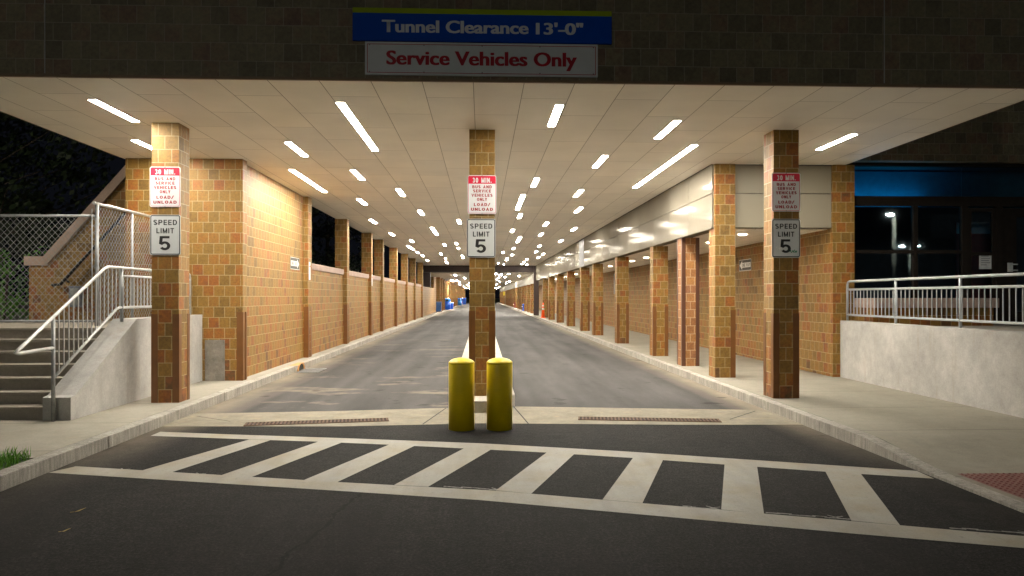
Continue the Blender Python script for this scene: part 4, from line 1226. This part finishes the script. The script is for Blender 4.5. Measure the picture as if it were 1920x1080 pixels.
# bins, cone and small things far down
def wheelie(x, y, label, w_=.62, h=1.05, m='bin_blue'):
    t = thing('recycling_bin', label, 'bin', (x, y, S), 'blue bins along the far left')
    b = MB(); vs = b.box(x - w_ / 2, x + w_ / 2, y - .35, y + .35, S + .05, S + h - .06, .03)
    for v in vs:
        f_ = .82 + .18 * (v.co.z - S) / h
        v.co.x = x + (v.co.x - x) * f_; v.co.y = y + (v.co.y - y) * f_
    b.build('body', M[m], t)
    b = MB(); b.prism([(x - w_ / 2 - .02, y - .38, S + h - .055), (x - w_ / 2 - .02, y - .30, S + h), (x - w_ / 2 - .02, y + .2, S + h + .04), (x - w_ / 2 - .02, y + .4, S + h - .055)], (w_ + .04, 0, 0)); b.build('lid', M[m], t)
    for sx in (-1, 1):
        b = MB(); b.tube([(x + sx * w_ * .35, y + .3, S + .1), (x + sx * w_ * .46, y + .3, S + .1)], .1, 12); b.build('wheel', M['black'], t)
    return t
def domed(x, y, label, h=1.4, r=.36, m='bin_blue'):
    t = thing('domed_bin', label, 'bin', (x, y, S), 'blue bins along the far left')
    b = MB(); b.lathe([(r, S), (r * 1.03, S + h * .7)], x, y, 20); b.build('body', M[m], t)
    b = MB(); b.lathe([(r * 1.05, S + h * .7 + .001), (r * .95, S + h * .85), (r * .6, S + h * .96), (.05, S + h)], x, y, 20); b.build('dome_lid', M['bin_cyan'], t)
    b = MB(); b.box(x - .15, x + .15, y - r * 1.05, y - r * .9, S + h * .74, S + h * .84); b.build('slot', M['black'], t)
    return t
wheelie(-4.60, 78.9, 'dark navy bin beside the end of the dark wall', .62, 1.05, 'bin_dark')
domed(-4.35, 93, 'bright blue dome lidded bin, tallest on the far left', 1.45, .42)
wheelie(-3.95, 95, 'low bright blue bin leaning by the domed bin', .55, .85)
domed(-4.1, 136, 'pale blue round bin before the farthest bins', 1.3, .36, 'bin_cyan')
wheelie(-4.2, 141, 'blue bin just behind the pale round bin', .8, 1.3)
wheelie(-3.6, 150, 'farthest blue bin near the end of the left kerb', .8, 1.3)

t = thing('traffic_cone', 'tall orange cone with white bands at the right kerb', 'cone', (4.62, 57.0, S))
x, y = 4.62, 57.0 - .9
t.location = (x, y, S)
b = MB(); b.box(x - .2, x + .2, y - .2, y + .2, S, S + .05, .01); b.build('base', M['orange'], t)
b = MB(); b.lathe([(.15, S + .05), (.045, S + 1.15), (.03, S + 1.17)], x, y, 20); b.build('cone_body', M['orange'], t)
b = MB(); rz_ = lambda z: .15 - .105 * (z - .05) / 1.10 + .004
b.lathe([(rz_(.62), S + .62), (rz_(.76), S + .76)], x, y, 20); b.lathe([(rz_(.88), S + .88), (rz_(.98), S + .98)], x, y, 20); b.build('white_bands', M['white'], t)
def hydrant(x, y, m, label, s_=1.0):
    t = thing('fire_hydrant', label, 'hydrant', (x, y, S), 'small hydrants along the right kerb')
    b = MB(); b.lathe([(.17 * s_, S), (.17 * s_, S + .05), (.11 * s_, S + .06), (.11 * s_, S + .6 * s_), (.14 * s_, S + .62 * s_), (.12 * s_, S + .72 * s_), (.03, S + .82 * s_)], x, y, 16); b.build('barrel', M[m], t)
    for sx in (-1, 1):
        b = MB(); b.tube([(x + sx * .1 * s_, y, S + .48 * s_), (x + sx * .22 * s_, y, S + .48 * s_)], .06 * s_, 10); b.build('side_cap', M['white'], t)
hydrant(4.95, 58.7, 'yellow2', 'yellow hydrant just behind the orange cone')
hydrant(4.75, 85, 'bin_blue', 'blue and white hydrant beyond the dark portal post')
hydrant(4.75, 108, 'maroon', 'maroon hydrant farthest along the right kerb')
t = thing('yellow_sign', 'small yellow sign at the far end of the right columns', 'sign', (4.45, 150, 2.2))
b = MB(); b.box(4.25, 4.67, 150, 150.02, 2.0, 2.75, .01); b.build('panel', M['yellow2'], t)
b = MB(); b.tube([(4.66, 150.04, S), (4.66, 150.04, 2.75)], .03, 6); b.build('pole', M['galv_dull'], t)

# ------------------------------------------------------------------ street lamps across the road (two show as reflections in the glazing)
def street_lamp(x, y, h, label, arms, yaw, size=.5, mat='street'):
    t = thing('street_lamp', label, 'street lamp', (x, y, 0), 'street lamps across the road')
    b = MB(); b.lathe([(.15 * size, 0), (.12 * size, h)], x, y, 12); b.build('pole', M['island'], t)
    for a in arms:
        ca, sa = math.cos(yaw + a), math.sin(yaw + a)
        hx, hy = x + ca * 1.1, y + sa * 1.1
        b = MB(); b.tube([(x, y, h - .05), (hx, hy, h + .1)], .04, 8); b.build('arm', M['galv_dull'], t)
        m = Matrix.Translation((hx, hy, h + .1)) @ Matrix.Rotation(yaw + a, 4, 'Z')
        b = MB(); b.box(-.35 * size, .35 * size, -.18 * size, .18 * size, .0, .14, .02, mat=m); hd = b.build('lamp_head', M['galv_dull'], t)
        b = MB(); b.box(-.30 * size, .30 * size, -.15 * size, .15 * size, -.10 * size, -.002, .02, mat=m); b.build('lens', M[mat], hd)
street_lamp(33.5, -29, 8.3, 'street lamp with pale post reflected in the dark windows', [0], R(135), 1.3)
street_lamp(66.0, -82, 9.5, 'distant double armed street lamp reflected in the dark windows', [0, math.pi], R(20), 1.2, 'street_small')
street_lamp(-14, -27, 9.0, 'warm street lamp on the far side of the road behind the viewer', [0], R(60), 1.5, 'street_warm')  # added out of view behind the camera to light the fascia
